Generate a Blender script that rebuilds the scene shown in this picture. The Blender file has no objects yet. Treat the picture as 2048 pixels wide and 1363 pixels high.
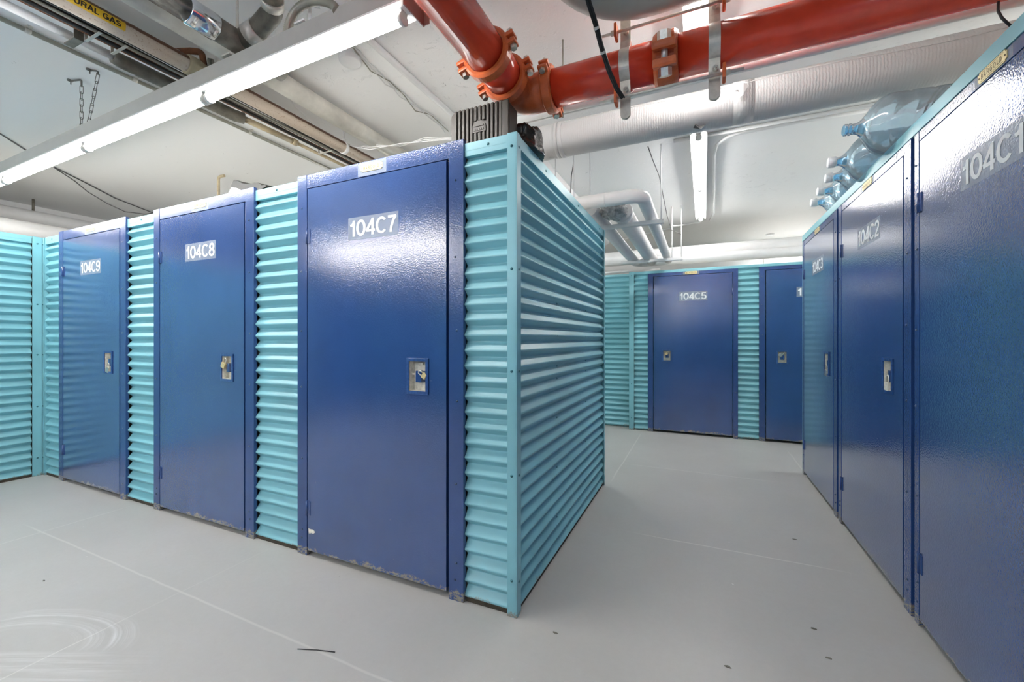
import bpy, bmesh, math, random
from mathutils import Vector, Matrix, Quaternion
random.seed(7)
R = math.radians
sc = bpy.context.scene
COL = sc.collection

# ------------------------------------------------------------------ camera, world, exposure
YAW = 24.4
CAMZ = 1.223
FPX = 832.0
cam_d = bpy.data.cameras.new('camera')
cam_d.sensor_width = 36
cam_d.lens = FPX / 2048 * 36
cam_d.shift_y = -4.5 / 2048
cam_d.clip_start = 0.02
cam = bpy.data.objects.new('camera', cam_d)
COL.objects.link(cam)
cam.location = (0, 0, CAMZ)
cam.rotation_euler = (R(90), 0, R(YAW))
sc.camera = cam
w = bpy.data.worlds.new('world')
sc.world = w
w.use_nodes = True
w.node_tree.nodes['Background'].inputs[0].default_value = (0.9, 0.95, 1, 1)
w.node_tree.nodes['Background'].inputs[1].default_value = 0.3
sc.view_settings.view_transform = 'Standard'
sc.view_settings.look = 'None'
sc.view_settings.gamma = 1
sc.view_settings.use_curve_mapping = False
sc.view_settings.exposure = 1.5
TUBE_POWER = 21.0          # emission of every fluorescent tube
sc.cycles.use_denoising = True
sc.cycles.max_bounces = 9
sc.cycles.adaptive_threshold = 0.025
sc.cycles.diffuse_bounces = 5
sc.cycles.sample_clamp_indirect = 6

H = 2.13        # locker height
CEIL = 2.84
XL, XR, YB, YF = -7.4, 3.0, -2.7, 8.35

# where a photographed pixel lies on a plane of the room
_S, _C = math.sin(R(YAW)), math.cos(R(YAW))
def ray(px, py):
    r = (px - 1024) / FPX
    return (-_S + _C * r, _C + _S * r, (677 - py) / FPX)
def yp(px, py, y):
    a = ray(px, py); t = y / a[1]
    return Vector((a[0] * t, y, CAMZ + a[2] * t))
def xp(px, py, x):
    a = ray(px, py); t = x / a[0]
    return Vector((x, a[1] * t, CAMZ + a[2] * t))
def zp(px, py, z):
    a = ray(px, py); t = (z - CAMZ) / a[2]
    return Vector((a[0] * t, a[1] * t, z))

# ------------------------------------------------------------------ materials
def nodes(name):
    m = bpy.data.materials.new(name)
    m.use_nodes = True
    nt = m.node_tree
    return m, nt, nt.nodes['Principled BSDF']
def N(nt, typ, **kw):
    n = nt.nodes.new(typ)
    for k, v in kw.items():
        if k.startswith('_'):
            setattr(n, k[1:], v)
        else:
            key = k.replace('__', ' ')
            n.inputs[int(key[1:]) if key[0] == 'i' and key[1:].isdigit() else key].default_value = v
    return n
def mathn(nt, op, a, b=None, c=None, clamp=False):
    n = nt.nodes.new('ShaderNodeMath'); n.operation = op; n.use_clamp = clamp
    for i, v in enumerate((a, b, c)):
        if v is None: continue
        if isinstance(v, (int, float)): n.inputs[i].default_value = v
        else: nt.links.new(v, n.inputs[i])
    return n.outputs[0]
def mixc(nt, fac, a, b):
    n = nt.nodes.new('ShaderNodeMix'); n.data_type = 'RGBA'
    for i, v in ((0, fac), (6, a), (7, b)):
        if isinstance(v, (int, float)): n.inputs[i].default_value = v
        elif isinstance(v, tuple): n.inputs[i].default_value = (*v[:3], 1)
        else: nt.links.new(v, n.inputs[i])
    return n.outputs[2]
def noise(nt, vec, scale, detail=3, rough=0.5, dist=0.0):
    n = nt.nodes.new('ShaderNodeTexNoise')
    n.inputs['Scale'].default_value = scale; n.inputs['Detail'].default_value = detail
    n.inputs['Roughness'].default_value = rough; n.inputs['Distortion'].default_value = dist
    if vec is not None: nt.links.new(vec, n.inputs['Vector'])
    return n.outputs['Fac']
def ramp(nt, fac, p0, p1):
    n = nt.nodes.new('ShaderNodeMapRange')
    n.inputs[1].default_value = p0; n.inputs[2].default_value = p1
    nt.links.new(fac, n.inputs[0])
    return n.outputs[0]
def objco(nt):
    return nt.nodes.new('ShaderNodeTexCoord').outputs['Object']
def sepxyz(nt, v):
    n = nt.nodes.new('ShaderNodeSeparateXYZ'); nt.links.new(v, n.inputs[0]); return n.outputs
def scaled(nt, v, s):
    n = nt.nodes.new('ShaderNodeMapping'); n.inputs['Scale'].default_value = s
    nt.links.new(v, n.inputs['Vector']); return n.outputs[0]
def bump(nt, b, h, strength, dist):
    n = nt.nodes.new('ShaderNodeBump'); n.inputs['Strength'].default_value = strength
    n.inputs['Distance'].default_value = dist
    nt.links.new(h, n.inputs['Height']); nt.links.new(n.outputs[0], b.inputs['Normal']); nt.links.new(n.outputs[0], b.inputs['Coat Normal'])

def mat_simple(name, col, rough=0.5, metal=0.0, var=0.12, vscale=12, bmp=0.0, bscale=60, spec=0.5):
    m, nt, b = nodes(name)
    o = objco(nt)
    f = ramp(nt, noise(nt, o, vscale, 4, 0.6), 0.3, 0.7)
    c = mixc(nt, f, tuple(x * (1 - var) for x in col), tuple(min(1, x * (1 + var)) for x in col))
    nt.links.new(c, b.inputs['Base Color'])
    b.inputs['Roughness'].default_value = rough
    b.inputs['Metallic'].default_value = metal
    b.inputs['Specular IOR Level'].default_value = spec
    if bmp: bump(nt, b, noise(nt, o, bscale, 3), bmp, 0.004)
    return m

def mat_paint(name, col, rough, peel, wear=True, spec=0.5, coat=0.0, wl=0.103):
    """enamel on sheet metal: orange peel, fine chips, scuffed grey along the bottom edge"""
    m, nt, b = nodes(name)
    o = objco(nt); s = sepxyz(nt, o)
    f = ramp(nt, noise(nt, o, 1.7, 3, 0.5), 0.3, 0.7)
    c = mixc(nt, f, tuple(x * 0.88 for x in col), tuple(min(1, x * 1.1) for x in col))
    if wear:
        chips = ramp(nt, noise(nt, o, 70, 2, 0.5), 0.79, 0.81)
        gate = ramp(nt, noise(nt, o, 2.3, 2), 0.45, 0.65)
        c = mixc(nt, mathn(nt, 'MULTIPLY', mathn(nt, 'MULTIPLY', chips, gate), 0.7), c, (0.32, 0.33, 0.32))
        scr = ramp(nt, noise(nt, scaled(nt, o, (60, 60, 5)), 1.6, 3, 0.6, 0.6), 0.735, 0.75)
        gate2 = ramp(nt, noise(nt, o, 5, 2), 0.56, 0.66)
        c = mixc(nt, mathn(nt, 'MULTIPLY', mathn(nt, 'MULTIPLY', scr, gate2), 0.35), c, (0.4, 0.42, 0.42))
        edge = mathn(nt, 'ADD', s[2], mathn(nt, 'MULTIPLY', noise(nt, o, 9, 5, 0.75), 0.13))
        low = mathn(nt, 'SUBTRACT', 1.0, ramp(nt, edge, wl, wl + 0.011))
        fine = ramp(nt, noise(nt, scaled(nt, o, (1, 1, 2.5)), 55, 3, 0.7), 0.42, 0.52)
        c = mixc(nt, mathn(nt, 'MULTIPLY', low, fine), c, (0.24, 0.225, 0.19))
    nt.links.new(c, b.inputs['Base Color'])
    b.inputs['Roughness'].default_value = rough
    b.inputs['Specular IOR Level'].default_value = spec
    b.inputs['Coat Weight'].default_value = coat; b.inputs['Coat Roughness'].default_value = 0.07
    hgt = noise(nt, o, 150, 2, 0.5)
    wob = noise(nt, o, 3.0, 1, 0.4)
    h = mathn(nt, 'ADD', hgt, mathn(nt, 'MULTIPLY', wob, 2.0))
    bump(nt, b, h, peel, 0.0016)
    return m

BLUE = mat_paint('blue_enamel', (0.022, 0.066, 0.215), 0.14, 0.36, spec=0.8, coat=0.8)
BLUEF = mat_paint('blue_enamel_frame', (0.024, 0.064, 0.205), 0.16, 0.42, spec=0.8)
TEAL = mat_paint('teal_enamel', (0.22, 0.51, 0.58), 0.36, 0.06, spec=0.6, wl=0.08)
RIMM = mat_simple('worn_blue_rim', (0.026, 0.075, 0.225), 0.2, 0, 0.2, 90, 0.2, 80, spec=0.8)
def mat_film():
    m, nt, b = nodes('clear_sticker_film')
    b.inputs['Base Color'].default_value = (0.5, 0.58, 0.7, 1)
    b.inputs['Roughness'].default_value = 0.35
    b.inputs['Alpha'].default_value = 0.33
    return m
FILM = mat_film()
LETTER = mat_simple('white_lettering', (0.82, 0.85, 0.86), 0.5, var=0.04)
BRASS = mat_simple('pale_brass', (0.72, 0.6, 0.32), 0.4, 0.45, 0.15, 60)
BRASSD = mat_simple('dark_engraving', (0.1, 0.07, 0.03), 0.6)
CREAM = mat_simple('worn_cream_metal', (0.74, 0.72, 0.63), 0.5, 0.0, 0.25, 55)
STEEL = mat_simple('galvanized_steel', (0.64, 0.62, 0.56), 0.36, 0.35, 0.15, 30, 0.1)
DSTEEL = mat_simple('dull_dark_steel', (0.16, 0.155, 0.14), 0.4, 0.4)
BOLTM = mat_simple('zinc_bolt', (0.68, 0.66, 0.6), 0.3, 0.9, 0.15, 60)
SCREW = mat_simple('dark_screw', (0.05, 0.09, 0.16), 0.3, 0.6)
TSCREW = mat_simple('teal_screw', (0.06, 0.2, 0.24), 0.3, 0.5)
CHROME = mat_simple('chrome_band', (0.72, 0.74, 0.76), 0.14, 1.0, 0.2, 8, 0.15, 15)
REDP = mat_simple('red_pipe_paint', (0.68, 0.055, 0.022), 0.22, 0, 0.15, 5, 0.12, 30, spec=0.6)
ORNG = mat_simple('orange_cast_iron', (0.60, 0.13, 0.035), 0.34, 0, 0.2, 14, 0.25, 60)
WHITE = mat_simple('white_pipe_paint', (0.78, 0.78, 0.78), 0.4, 0, 0.03, 10, 0.15, 30)
GREYP = mat_simple('grey_pipe_paint', (0.40, 0.40, 0.36), 0.35, 0, 0.14, 3, 0.1, 20)
GREYD = mat_simple('old_grey_iron', (0.16, 0.15, 0.12), 0.45, 0.2, 0.4, 14, 0.5, 40)
CONDU = mat_simple('grey_conduit', (0.33, 0.32, 0.27), 0.42, 0.3, 0.15, 10, 0.1)
TAN = mat_simple('tan_pipe', (0.40, 0.33, 0.21), 0.5, 0, 0.25, 8)
RUST = mat_simple('rusty_iron', (0.20, 0.075, 0.03), 0.7, 0.1, 0.4, 25, 0.5, 60)
BLACKC = mat_simple('black_cable', (0.02, 0.02, 0.02), 0.4)
DGREY = mat_simple('dark_grey_cable', (0.10, 0.10, 0.10), 0.5)
ORANGEC = mat_simple('brown_cable', (0.25, 0.09, 0.04), 0.5)
HOUSING = mat_simple('fixture_housing', (0.44, 0.44, 0.41), 0.45, 0, 0.05, 10)
HOUSEW = mat_simple('fixture_white_enamel', (0.85, 0.85, 0.84), 0.4, 0, 0.02)
SOCK = mat_simple('lampholder_plastic', (0.6, 0.6, 0.58), 0.4)
PINKP = mat_simple('brown_end_plate', (0.42, 0.24, 0.2), 0.4)
BAGM = mat_simple('black_plastic_bag', (0.018, 0.02, 0.018), 0.25, 0, 0.3, 20, 0.9, 26)
CASEM = mat_simple('olive_grey_plastic', (0.036, 0.030, 0.022), 0.42, 0, 0.1, 20)
TARP = mat_simple('dark_grey_tarp', (0.022, 0.023, 0.021), 0.5, 0, 0.3, 20, 0.5, 25)
PAPERM = mat_simple('white_paper', (0.7, 0.7, 0.68), 0.7)
DIRT = mat_simple('dirty_floor_track', (0.055, 0.045, 0.03), 0.8, 0, 0.4, 20)
CAPW = mat_simple('white_cap', (0.85, 0.87, 0.9), 0.35)
GREENL = mat_simple('green_print', (0.01, 0.12, 0.06), 0.5)
YELLOW = mat_simple('yellow_label', (0.85, 0.52, 0.02), 0.45, 0, 0.05)
BLACKT = mat_simple('black_print', (0.03, 0.015, 0.01), 0.6)
INSUL = mat_simple('torn_insulation', (0.45, 0.45, 0.44), 0.9, 0, 0.4, 30, 1.0, 30)

def mat_emit(name, strength):
    m, nt, b = nodes(name)
    b.inputs['Base Color'].default_value = (0.9, 0.9, 0.9, 1)
    b.inputs['Emission Color'].default_value = (1.0, 0.972, 0.94, 1)
    b.inputs['Emission Strength'].default_value = strength
    return m
TUBE = mat_emit('lit_fluorescent_tube', TUBE_POWER)

def mat_duct():
    m, nt, b = nodes('white_duct_wrap')
    o = objco(nt)
    b.inputs['Base Color'].default_value = (0.62, 0.62, 0.62, 1)
    b.inputs['Roughness'].default_value = 0.6
    wv = nt.nodes.new('ShaderNodeTexWave'); wv.inputs['Scale'].default_value = 22
    wv.inputs['Distortion'].default_value = 2.5; wv.inputs['Detail'].default_value = 2
    wv.inputs['Detail Scale'].default_value = 3
    nt.links.new(o, wv.inputs['Vector'])
    h = mathn(nt, 'ADD', mathn(nt, 'MULTIPLY', wv.outputs['Fac'], 0.25), mathn(nt, 'MULTIPLY', noise(nt, o, 6, 4), 1.6))
    bump(nt, b, h, 0.4, 0.007)
    return m
DUCT = mat_duct()

def mat_ceiling():
    m, nt, b = nodes('flaking_white_ceiling_paint')
    o = objco(nt)
    big = ramp(nt, noise(nt, o, 0.9, 3), 0.40, 0.66)
    s = sepxyz(nt, o)
    right = ramp(nt, s[0], -3.2, -1.4)
    gate = mathn(nt, 'MULTIPLY', big, mathn(nt, 'ADD', mathn(nt, 'MULTIPLY', right, 0.95), 0.05))
    fl = ramp(nt, noise(nt, o, 13, 6, 0.68, 1.2), 0.60, 0.67)
    fine = noise(nt, o, 40, 4, 0.7, 0.5)
    h = mathn(nt, 'ADD', mathn(nt, 'MULTIPLY', mathn(nt, 'MULTIPLY', fl, gate), 0.5), mathn(nt, 'MULTIPLY', fine, mathn(nt, 'MULTIPLY', gate, 0.35)))
    h = mathn(nt, 'ADD', h, mathn(nt, 'MULTIPLY', noise(nt, o, 2.0, 3), 0.8))
    bump(nt, b, h, 0.75, 0.012)
    chip = mathn(nt, 'MULTIPLY', ramp(nt, noise(nt, o, 16, 4, 0.6, 0.8), 0.715, 0.735), 1.0)
    g2 = ramp(nt, noise(nt, o, 1.3, 2), 0.42, 0.55)
    c = mixc(nt, mathn(nt, 'MULTIPLY', mathn(nt, 'MULTIPLY', chip, g2), 0.65), (0.9, 0.9, 0.895), (0.25, 0.25, 0.25))
    nt.links.new(c, b.inputs['Base Color'])
    b.inputs['Roughness'].default_value = 0.6
    return m
CEILM = mat_ceiling()
WALLM = mat_simple('white_wall_paint', (0.84, 0.84, 0.84), 0.6, 0, 0.04, 3, 0.3, 12)

def mat_backwall():
    m, nt, b = nodes('two_tone_partition_paint')
    o = objco(nt); s = sepxyz(nt, o)
    up = ramp(nt, s[2], 2.12, 2.125)
    bandx = mathn(nt, 'FRACT', mathn(nt, 'MULTIPLY', mathn(nt, 'ADD', s[0], 20.0), 0.67))
    tb = ramp(nt, bandx, 0.74, 0.745)
    c = mixc(nt, tb, (0.014, 0.062, 0.235), (0.105, 0.45, 0.54))
    c = mixc(nt, up, c, (0.72, 0.72, 0.72))
    nt.links.new(c, b.inputs['Base Color']); b.inputs['Roughness'].default_value = 0.45
    return m
BACKM = mat_backwall()

def mat_floor():
    m, nt, b = nodes('grey_painted_concrete')
    o = objco(nt); s = sepxyz(nt, o); X, Y = s[0], s[1]
    f = ramp(nt, noise(nt, o, 1.1, 4, 0.6), 0.3, 0.7)
    c = mixc(nt, f, (0.45, 0.445, 0.425), (0.50, 0.495, 0.475))
    fine = ramp(nt, noise(nt, o, 38, 4, 0.7), 0.35, 0.65)
    c = mixc(nt, mathn(nt, 'MULTIPLY', fine, 0.12), c, (0.36, 0.355, 0.34))
    wob = mathn(nt, 'MULTIPLY', mathn(nt, 'SUBTRACT', noise(nt, o, 2.5, 3), 0.5), 0.02)
    # scored joints, filled paler
    def joint(axis, at, wdt, lo, hi, other, strength):
        d = mathn(nt, 'ABSOLUTE', mathn(nt, 'ADD', mathn(nt, 'SUBTRACT', axis, at), wob))
        l = mathn(nt, 'SUBTRACT', 1.0, ramp(nt, d, wdt * 0.3, wdt))
        r1 = ramp(nt, other, lo - 0.15, lo + 0.1); r2 = mathn(nt, 'SUBTRACT', 1.0, ramp(nt, other, hi - 0.1, hi + 0.15))
        return mathn(nt, 'MULTIPLY', mathn(nt, 'MULTIPLY', l, mathn(nt, 'MULTIPLY', r1, r2)), strength)
    js = [joint(Y, 1.17, 0.0075, -3.95, -0.7, X, 0.40), joint(Y, 2.71, 0.007, -0.3, 0.6, X, 0.6),
          joint(Y, 4.17, 0.008, -0.6, 0.5, X, 0.45), joint(X, -2.29, 0.005, -1.0, 0.95, Y, 0.55),
          joint(X, -2.29, 0.006, 1.0, 1.6, Y, 0.16), joint(X, -3.80, 0.009, -0.5, 1.55, Y, 0.3),
          joint(X, -0.70, 0.009, 3.7, 5.5, Y, 0.45), joint(X, 0.865, 0.009, 4.2, 5.3, Y, 0.4)]
    j = js[0]
    for k in js[1:]: j = mathn(nt, 'MAXIMUM', j, k)
    c = mixc(nt, j, c, (0.70, 0.69, 0.64))
    # chalky mop swirls near the front left
    mp = nt.nodes.new('ShaderNodeMapping'); mp.inputs['Location'].default_value = (2.50, -0.66, 0)
    mp.inputs['Scale'].default_value = (1, 1, 1); nt.links.new(o, mp.inputs['Vector'])
    rot = nt.nodes.new('ShaderNodeMapping'); rot.inputs['Rotation'].default_value = (0, 0, R(-24.4)); rot.inputs['Scale'].default_value = (1, 1, 1)
    nt.links.new(mp.outputs[0], rot.inputs['Vector'])
    q = sepxyz(nt, rot.outputs[0])
    ex = mathn(nt, 'DIVIDE', q[0], 0.46); ey = mathn(nt, 'DIVIDE', q[1], 0.24)
    rad = mathn(nt, 'SQRT', mathn(nt, 'ADD', mathn(nt, 'MULTIPLY', ex, ex), mathn(nt, 'MULTIPLY', ey, ey)))
    rad = mathn(nt, 'ADD', rad, mathn(nt, 'MULTIPLY', mathn(nt, 'SUBTRACT', noise(nt, o, 5, 3), 0.5), 0.10))
    rn = nt.nodes.new('ShaderNodeCombineXYZ'); nt.links.new(mathn(nt, 'MULTIPLY', rad, 13), rn.inputs[0])
    rings = ramp(nt, noise(nt, rn.outputs[0], 1.0, 4, 0.7), 0.45, 0.66)
    ang = ramp(nt, noise(nt, o, 3.5, 2), 0.36, 0.6)
    rm = mathn(nt, 'MULTIPLY', ramp(nt, rad, 0.45, 0.7), mathn(nt, 'SUBTRACT', 1.0, ramp(nt, rad, 0.98, 1.08)))
    upper = ramp(nt, q[1], -0.02, 0.03)
    sw = mathn(nt, 'MULTIPLY', mathn(nt, 'MULTIPLY', rings, mathn(nt, 'MULTIPLY', rm, upper)), mathn(nt, 'ADD', mathn(nt, 'MULTIPLY', ang, 0.6), 0.2))
    # straight mop strokes below it
    st = ramp(nt, noise(nt, scaled(nt, rot.outputs[0], (1.2, 26, 1)), 1.6, 5, 0.7, 0.4), 0.42, 0.72)
    box = mathn(nt, 'MULTIPLY', mathn(nt, 'SUBTRACT', 1.0, ramp(nt, mathn(nt, 'ADD', q[0], mathn(nt, 'MULTIPLY', noise(nt, scaled(nt, rot.outputs[0], (1, 14, 1)), 1.5, 3), 0.3)), 0.55, 0.85)), mathn(nt, 'SUBTRACT', 1.0, ramp(nt, q[1], -0.02, 0.0)))
    box = mathn(nt, 'MULTIPLY', box, ramp(nt, q[1], -0.5, -0.2))
    sw = mathn(nt, 'MAXIMUM', sw, mathn(nt, 'MULTIPLY', mathn(nt, 'MULTIPLY', st, box), 0.5))
    c = mixc(nt, mathn(nt, 'MULTIPLY', sw, 1.0), c, (0.74, 0.74, 0.73))
    # specks
    v = nt.nodes.new('ShaderNodeTexVoronoi'); v.inputs['Scale'].default_value = 5.5; nt.links.new(o, v.inputs['Vector'])
    sp = mathn(nt, 'SUBTRACT', 1.0, ramp(nt, v.outputs['Distance'], 0.012, 0.03))
    cs = nt.nodes.new('ShaderNodeSeparateColor'); nt.links.new(v.outputs['Color'], cs.inputs[0])
    wm = mathn(nt, 'MULTIPLY', sp, ramp(nt, cs.outputs[0], 0.6, 0.62)); dm = mathn(nt, 'MULTIPLY', sp, ramp(nt, cs.outputs[1], 0.7, 0.72))
    c = mixc(nt, mathn(nt, 'MULTIPLY', wm, 0.7), c, (0.8, 0.8, 0.78))
    c = mixc(nt, mathn(nt, 'MULTIPLY', dm, 0.7), c, (0.12, 0.11, 0.10))
    nt.links.new(c, b.inputs['Base Color'])
    rgh = mathn(nt, 'ADD', 0.33, mathn(nt, 'MULTIPLY', noise(nt, o, 3, 4), 0.16))
    nt.links.new(rgh, b.inputs['Roughness'])
    b.inputs['Specular IOR Level'].default_value = 0.4
    bump(nt, b, mathn(nt, 'ADD', noise(nt, o, 60, 5, 0.75), mathn(nt, 'MULTIPLY', noise(nt, o, 4, 3), 2.0)), 0.22, 0.002)
    return m
FLOORM = mat_floor()

def mat_gas():
    m, nt, b = nodes('cream_paint_with_rust')
    o = objco(nt)
    g = nt.nodes.new('ShaderNodeNewGeometry'); s = sepxyz(nt, g.outputs['Normal'])
    top = ramp(nt, mathn(nt, 'ADD', s[2], mathn(nt, 'MULTIPLY', mathn(nt, 'SUBTRACT', noise(nt, o, 30, 4, 0.7), 0.5), 0.35)), 0.10, 0.22)
    sp = ramp(nt, noise(nt, o, 110, 3, 0.6), 0.60, 0.66)
    c = mixc(nt, mathn(nt, 'MULTIPLY', sp, 0.6), (0.62, 0.52, 0.42), (0.30, 0.15, 0.07))
    c = mixc(nt, top, c, (0.16, 0.065, 0.03))
    nt.links.new(c, b.inputs['Base Color']); b.inputs['Roughness'].default_value = 0.5
    return m
GASM = mat_gas()

def mat_jug(name, tint, dens):
    m, nt, b = nodes(name)
    out = nt.nodes['Material Output']
    tr = nt.nodes.new('ShaderNodeBsdfTransparent'); tr.inputs[0].default_value = (*tint, 1)
    df = nt.nodes.new('ShaderNodeBsdfDiffuse'); df.inputs[0].default_value = (*[min(1, t * 0.9) for t in tint], 1)
    gl = nt.nodes.new('ShaderNodeBsdfGlossy'); gl.inputs['Roughness'].default_value = 0.07
    lw = nt.nodes.new('ShaderNodeLayerWeight'); lw.inputs['Blend'].default_value = 0.35
    m1 = nt.nodes.new('ShaderNodeMixShader'); m1.inputs[0].default_value = dens
    nt.links.new(tr.outputs[0], m1.inputs[1]); nt.links.new(df.outputs[0], m1.inputs[2])
    m2 = nt.nodes.new('ShaderNodeMixShader')
    nt.links.new(mathn(nt, 'ADD', mathn(nt, 'MULTIPLY', lw.outputs['Fresnel'], 0.8), 0.04), m2.inputs[0])
    nt.links.new(m1.outputs[0], m2.inputs[1]); nt.links.new(gl.outputs[0], m2.inputs[2])
    nt.links.new(m2.outputs[0], out.inputs['Surface'])
    nb = nt.nodes.new('ShaderNodeBump'); nb.inputs['Strength'].default_value = 0.3; nb.inputs['Distance'].default_value = 0.01
    nt.links.new(noise(nt, objco(nt), 14, 2), nb.inputs['Height']); nt.links.new(nb.outputs[0], gl.inputs['Normal'])
    return m
JUG = mat_jug('clear_pale_blue_plastic', (0.74, 0.88, 0.96), 0.20)
JUGN = mat_jug('blue_tinted_plastic_neck', (0.36, 0.66, 0.88), 0.14)

# ------------------------------------------------------------------ mesh helpers
def box(bm, x0, x1, y0, y1, z0, z1, mi=0, bev=0.0, M=None):
    vs = [bm.verts.new((x, y, z)) for x in (x0, x1) for y in (y0, y1) for z in (z0, z1)]
    fs = []
    for q in ((0, 1, 3, 2), (4, 6, 7, 5), (0, 4, 5, 1), (2, 3, 7, 6), (0, 2, 6, 4), (1, 5, 7, 3)):
        f = bm.faces.new([vs[i] for i in q]); f.material_index = mi; fs.append(f)
    geo = vs
    if bev:
        es = list({e for f in fs for e in f.edges})
        r = bmesh.ops.bevel(bm, geom=es, offset=bev, segments=2, affect='EDGES', profile=0.7)
        geo = list({v for f in r['faces'] for v in f.verts} | {v for v in vs if v.is_valid})
        for f in {f for v in geo for f in v.link_faces}: f.material_index = mi
    if M is not None:
        bmesh.ops.transform(bm, matrix=M, verts=geo)
    return geo

def fillet(pts, rad, k=7):
    pts = [Vector(p) for p in pts]
    out = [pts[0]]
    for i in range(1, len(pts) - 1):
        a, b, c = pts[i - 1], pts[i], pts[i + 1]
        u = (a - b).normalized(); v = (c - b).normalized()
        ang = u.angle(v)
        if ang > 3.1: out.append(b); continue
        d = min(rad / math.tan(ang / 2), (a - b).length * 0.49, (c - b).length * 0.49)
        rr = d * math.tan(ang / 2)
        cen = b + (u + v).normalized() * (rr / math.sin(ang / 2))
        p0 = b + u * d - cen; p1 = b + v * d - cen
        q = p0.rotation_difference(p1)
        for j in range(k + 1):
            out.append(cen + Quaternion().slerp(q, j / k) @ p0)
    out.append(pts[-1])
    return out

def sweep(bm, pts, rad, n=20, mi=0, caps=True, smooth=True):
    pts = [Vector(p) for p in pts]
    rads = rad if isinstance(rad, (list, tuple)) else [rad] * len(pts)
    rings = []
    t = (pts[1] - pts[0]).normalized()
    ref = Vector((0, 0, 1)) if abs(t.z) < 0.9 else Vector((1, 0, 0))
    nrm = (ref - t * ref.dot(t)).normalized()
    for i, p in enumerate(pts):
        if i == 0: tt = t
        elif i == len(pts) - 1: tt = (pts[i] - pts[i - 1]).normalized()
        else:
            tt = ((pts[i + 1] - pts[i]).normalized() + (pts[i] - pts[i - 1]).normalized())
            tt = tt.normalized() if tt.length > 1e-6 else t
        q = t.rotation_difference(tt); nrm = q @ nrm; t = tt
        bi = t.cross(nrm)
        rings.append([bm.verts.new(p + (nrm * math.cos(2 * math.pi * j / n) + bi * math.sin(2 * math.pi * j / n)) * rads[i]) for j in range(n)])
    for a, b in zip(rings, rings[1:]):
        for j in range(n):
            f = bm.faces.new((a[j], a[(j + 1) % n], b[(j + 1) % n], b[j])); f.material_index = mi; f.smooth = smooth
    if caps:
        for rg, rv in ((rings[0], True), (rings[-1], False)):
            f = bm.faces.new(list(reversed(rg)) if rv else rg); f.material_index = mi
    return rings

def cyl(bm, p0, p1, r, n=20, mi=0, smooth=True):
    return sweep(bm, [p0, p1], r, n, mi, True, smooth)

def lathe(bm, prof, M, n=28, mi=0, mis=None):
    """prof: (distance along local z, radius)"""
    rings = []
    for z, r in prof:
        rings.append([bm.verts.new(M @ Vector((r * math.cos(2 * math.pi * j / n), r * math.sin(2 * math.pi * j / n), z))) for j in range(n)])
    for i, (a, b) in enumerate(zip(rings, rings[1:])):
        for j in range(n):
            f = bm.faces.new((a[j], a[(j + 1) % n], b[(j + 1) % n], b[j])); f.smooth = True
            f.material_index = mis[i] if mis else mi
    return rings

def mk(name, bm, mats, parent=None, **props):
    me = bpy.data.meshes.new(name)
    bmesh.ops.recalc_face_normals(bm, faces=bm.faces[:])
    bm.to_mesh(me); bm.free()
    for m in (mats if isinstance(mats, (list, tuple)) else [mats]): me.materials.append(m)
    o = bpy.data.objects.new(name, me); COL.objects.link(o)
    if parent: o.parent = parent
    for k, v in props.items(): o[k] = v
    return o
def empty(name, loc=(0, 0, 0), rz=0.0, **props):
    o = bpy.data.objects.new(name, None); COL.objects.link(o)
    o.location = loc; o.rotation_euler = (0, 0, rz); o.empty_display_size = 0.05
    for k, v in props.items(): o[k] = v
    return o
def struct(name, bm, m):
    return mk(name, bm, m, None, kind='structure')
def B(): return bmesh.new()

def arc(cx, cy, rx, ry, a0, a1, k=None):
    k = k or max(4, int(abs(a1 - a0) / 12))
    return [(cx + rx * math.cos(R(a0 + (a1 - a0) * i / k)), cy + ry * math.sin(R(a0 + (a1 - a0) * i / k))) for i in range(k + 1)]
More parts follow.
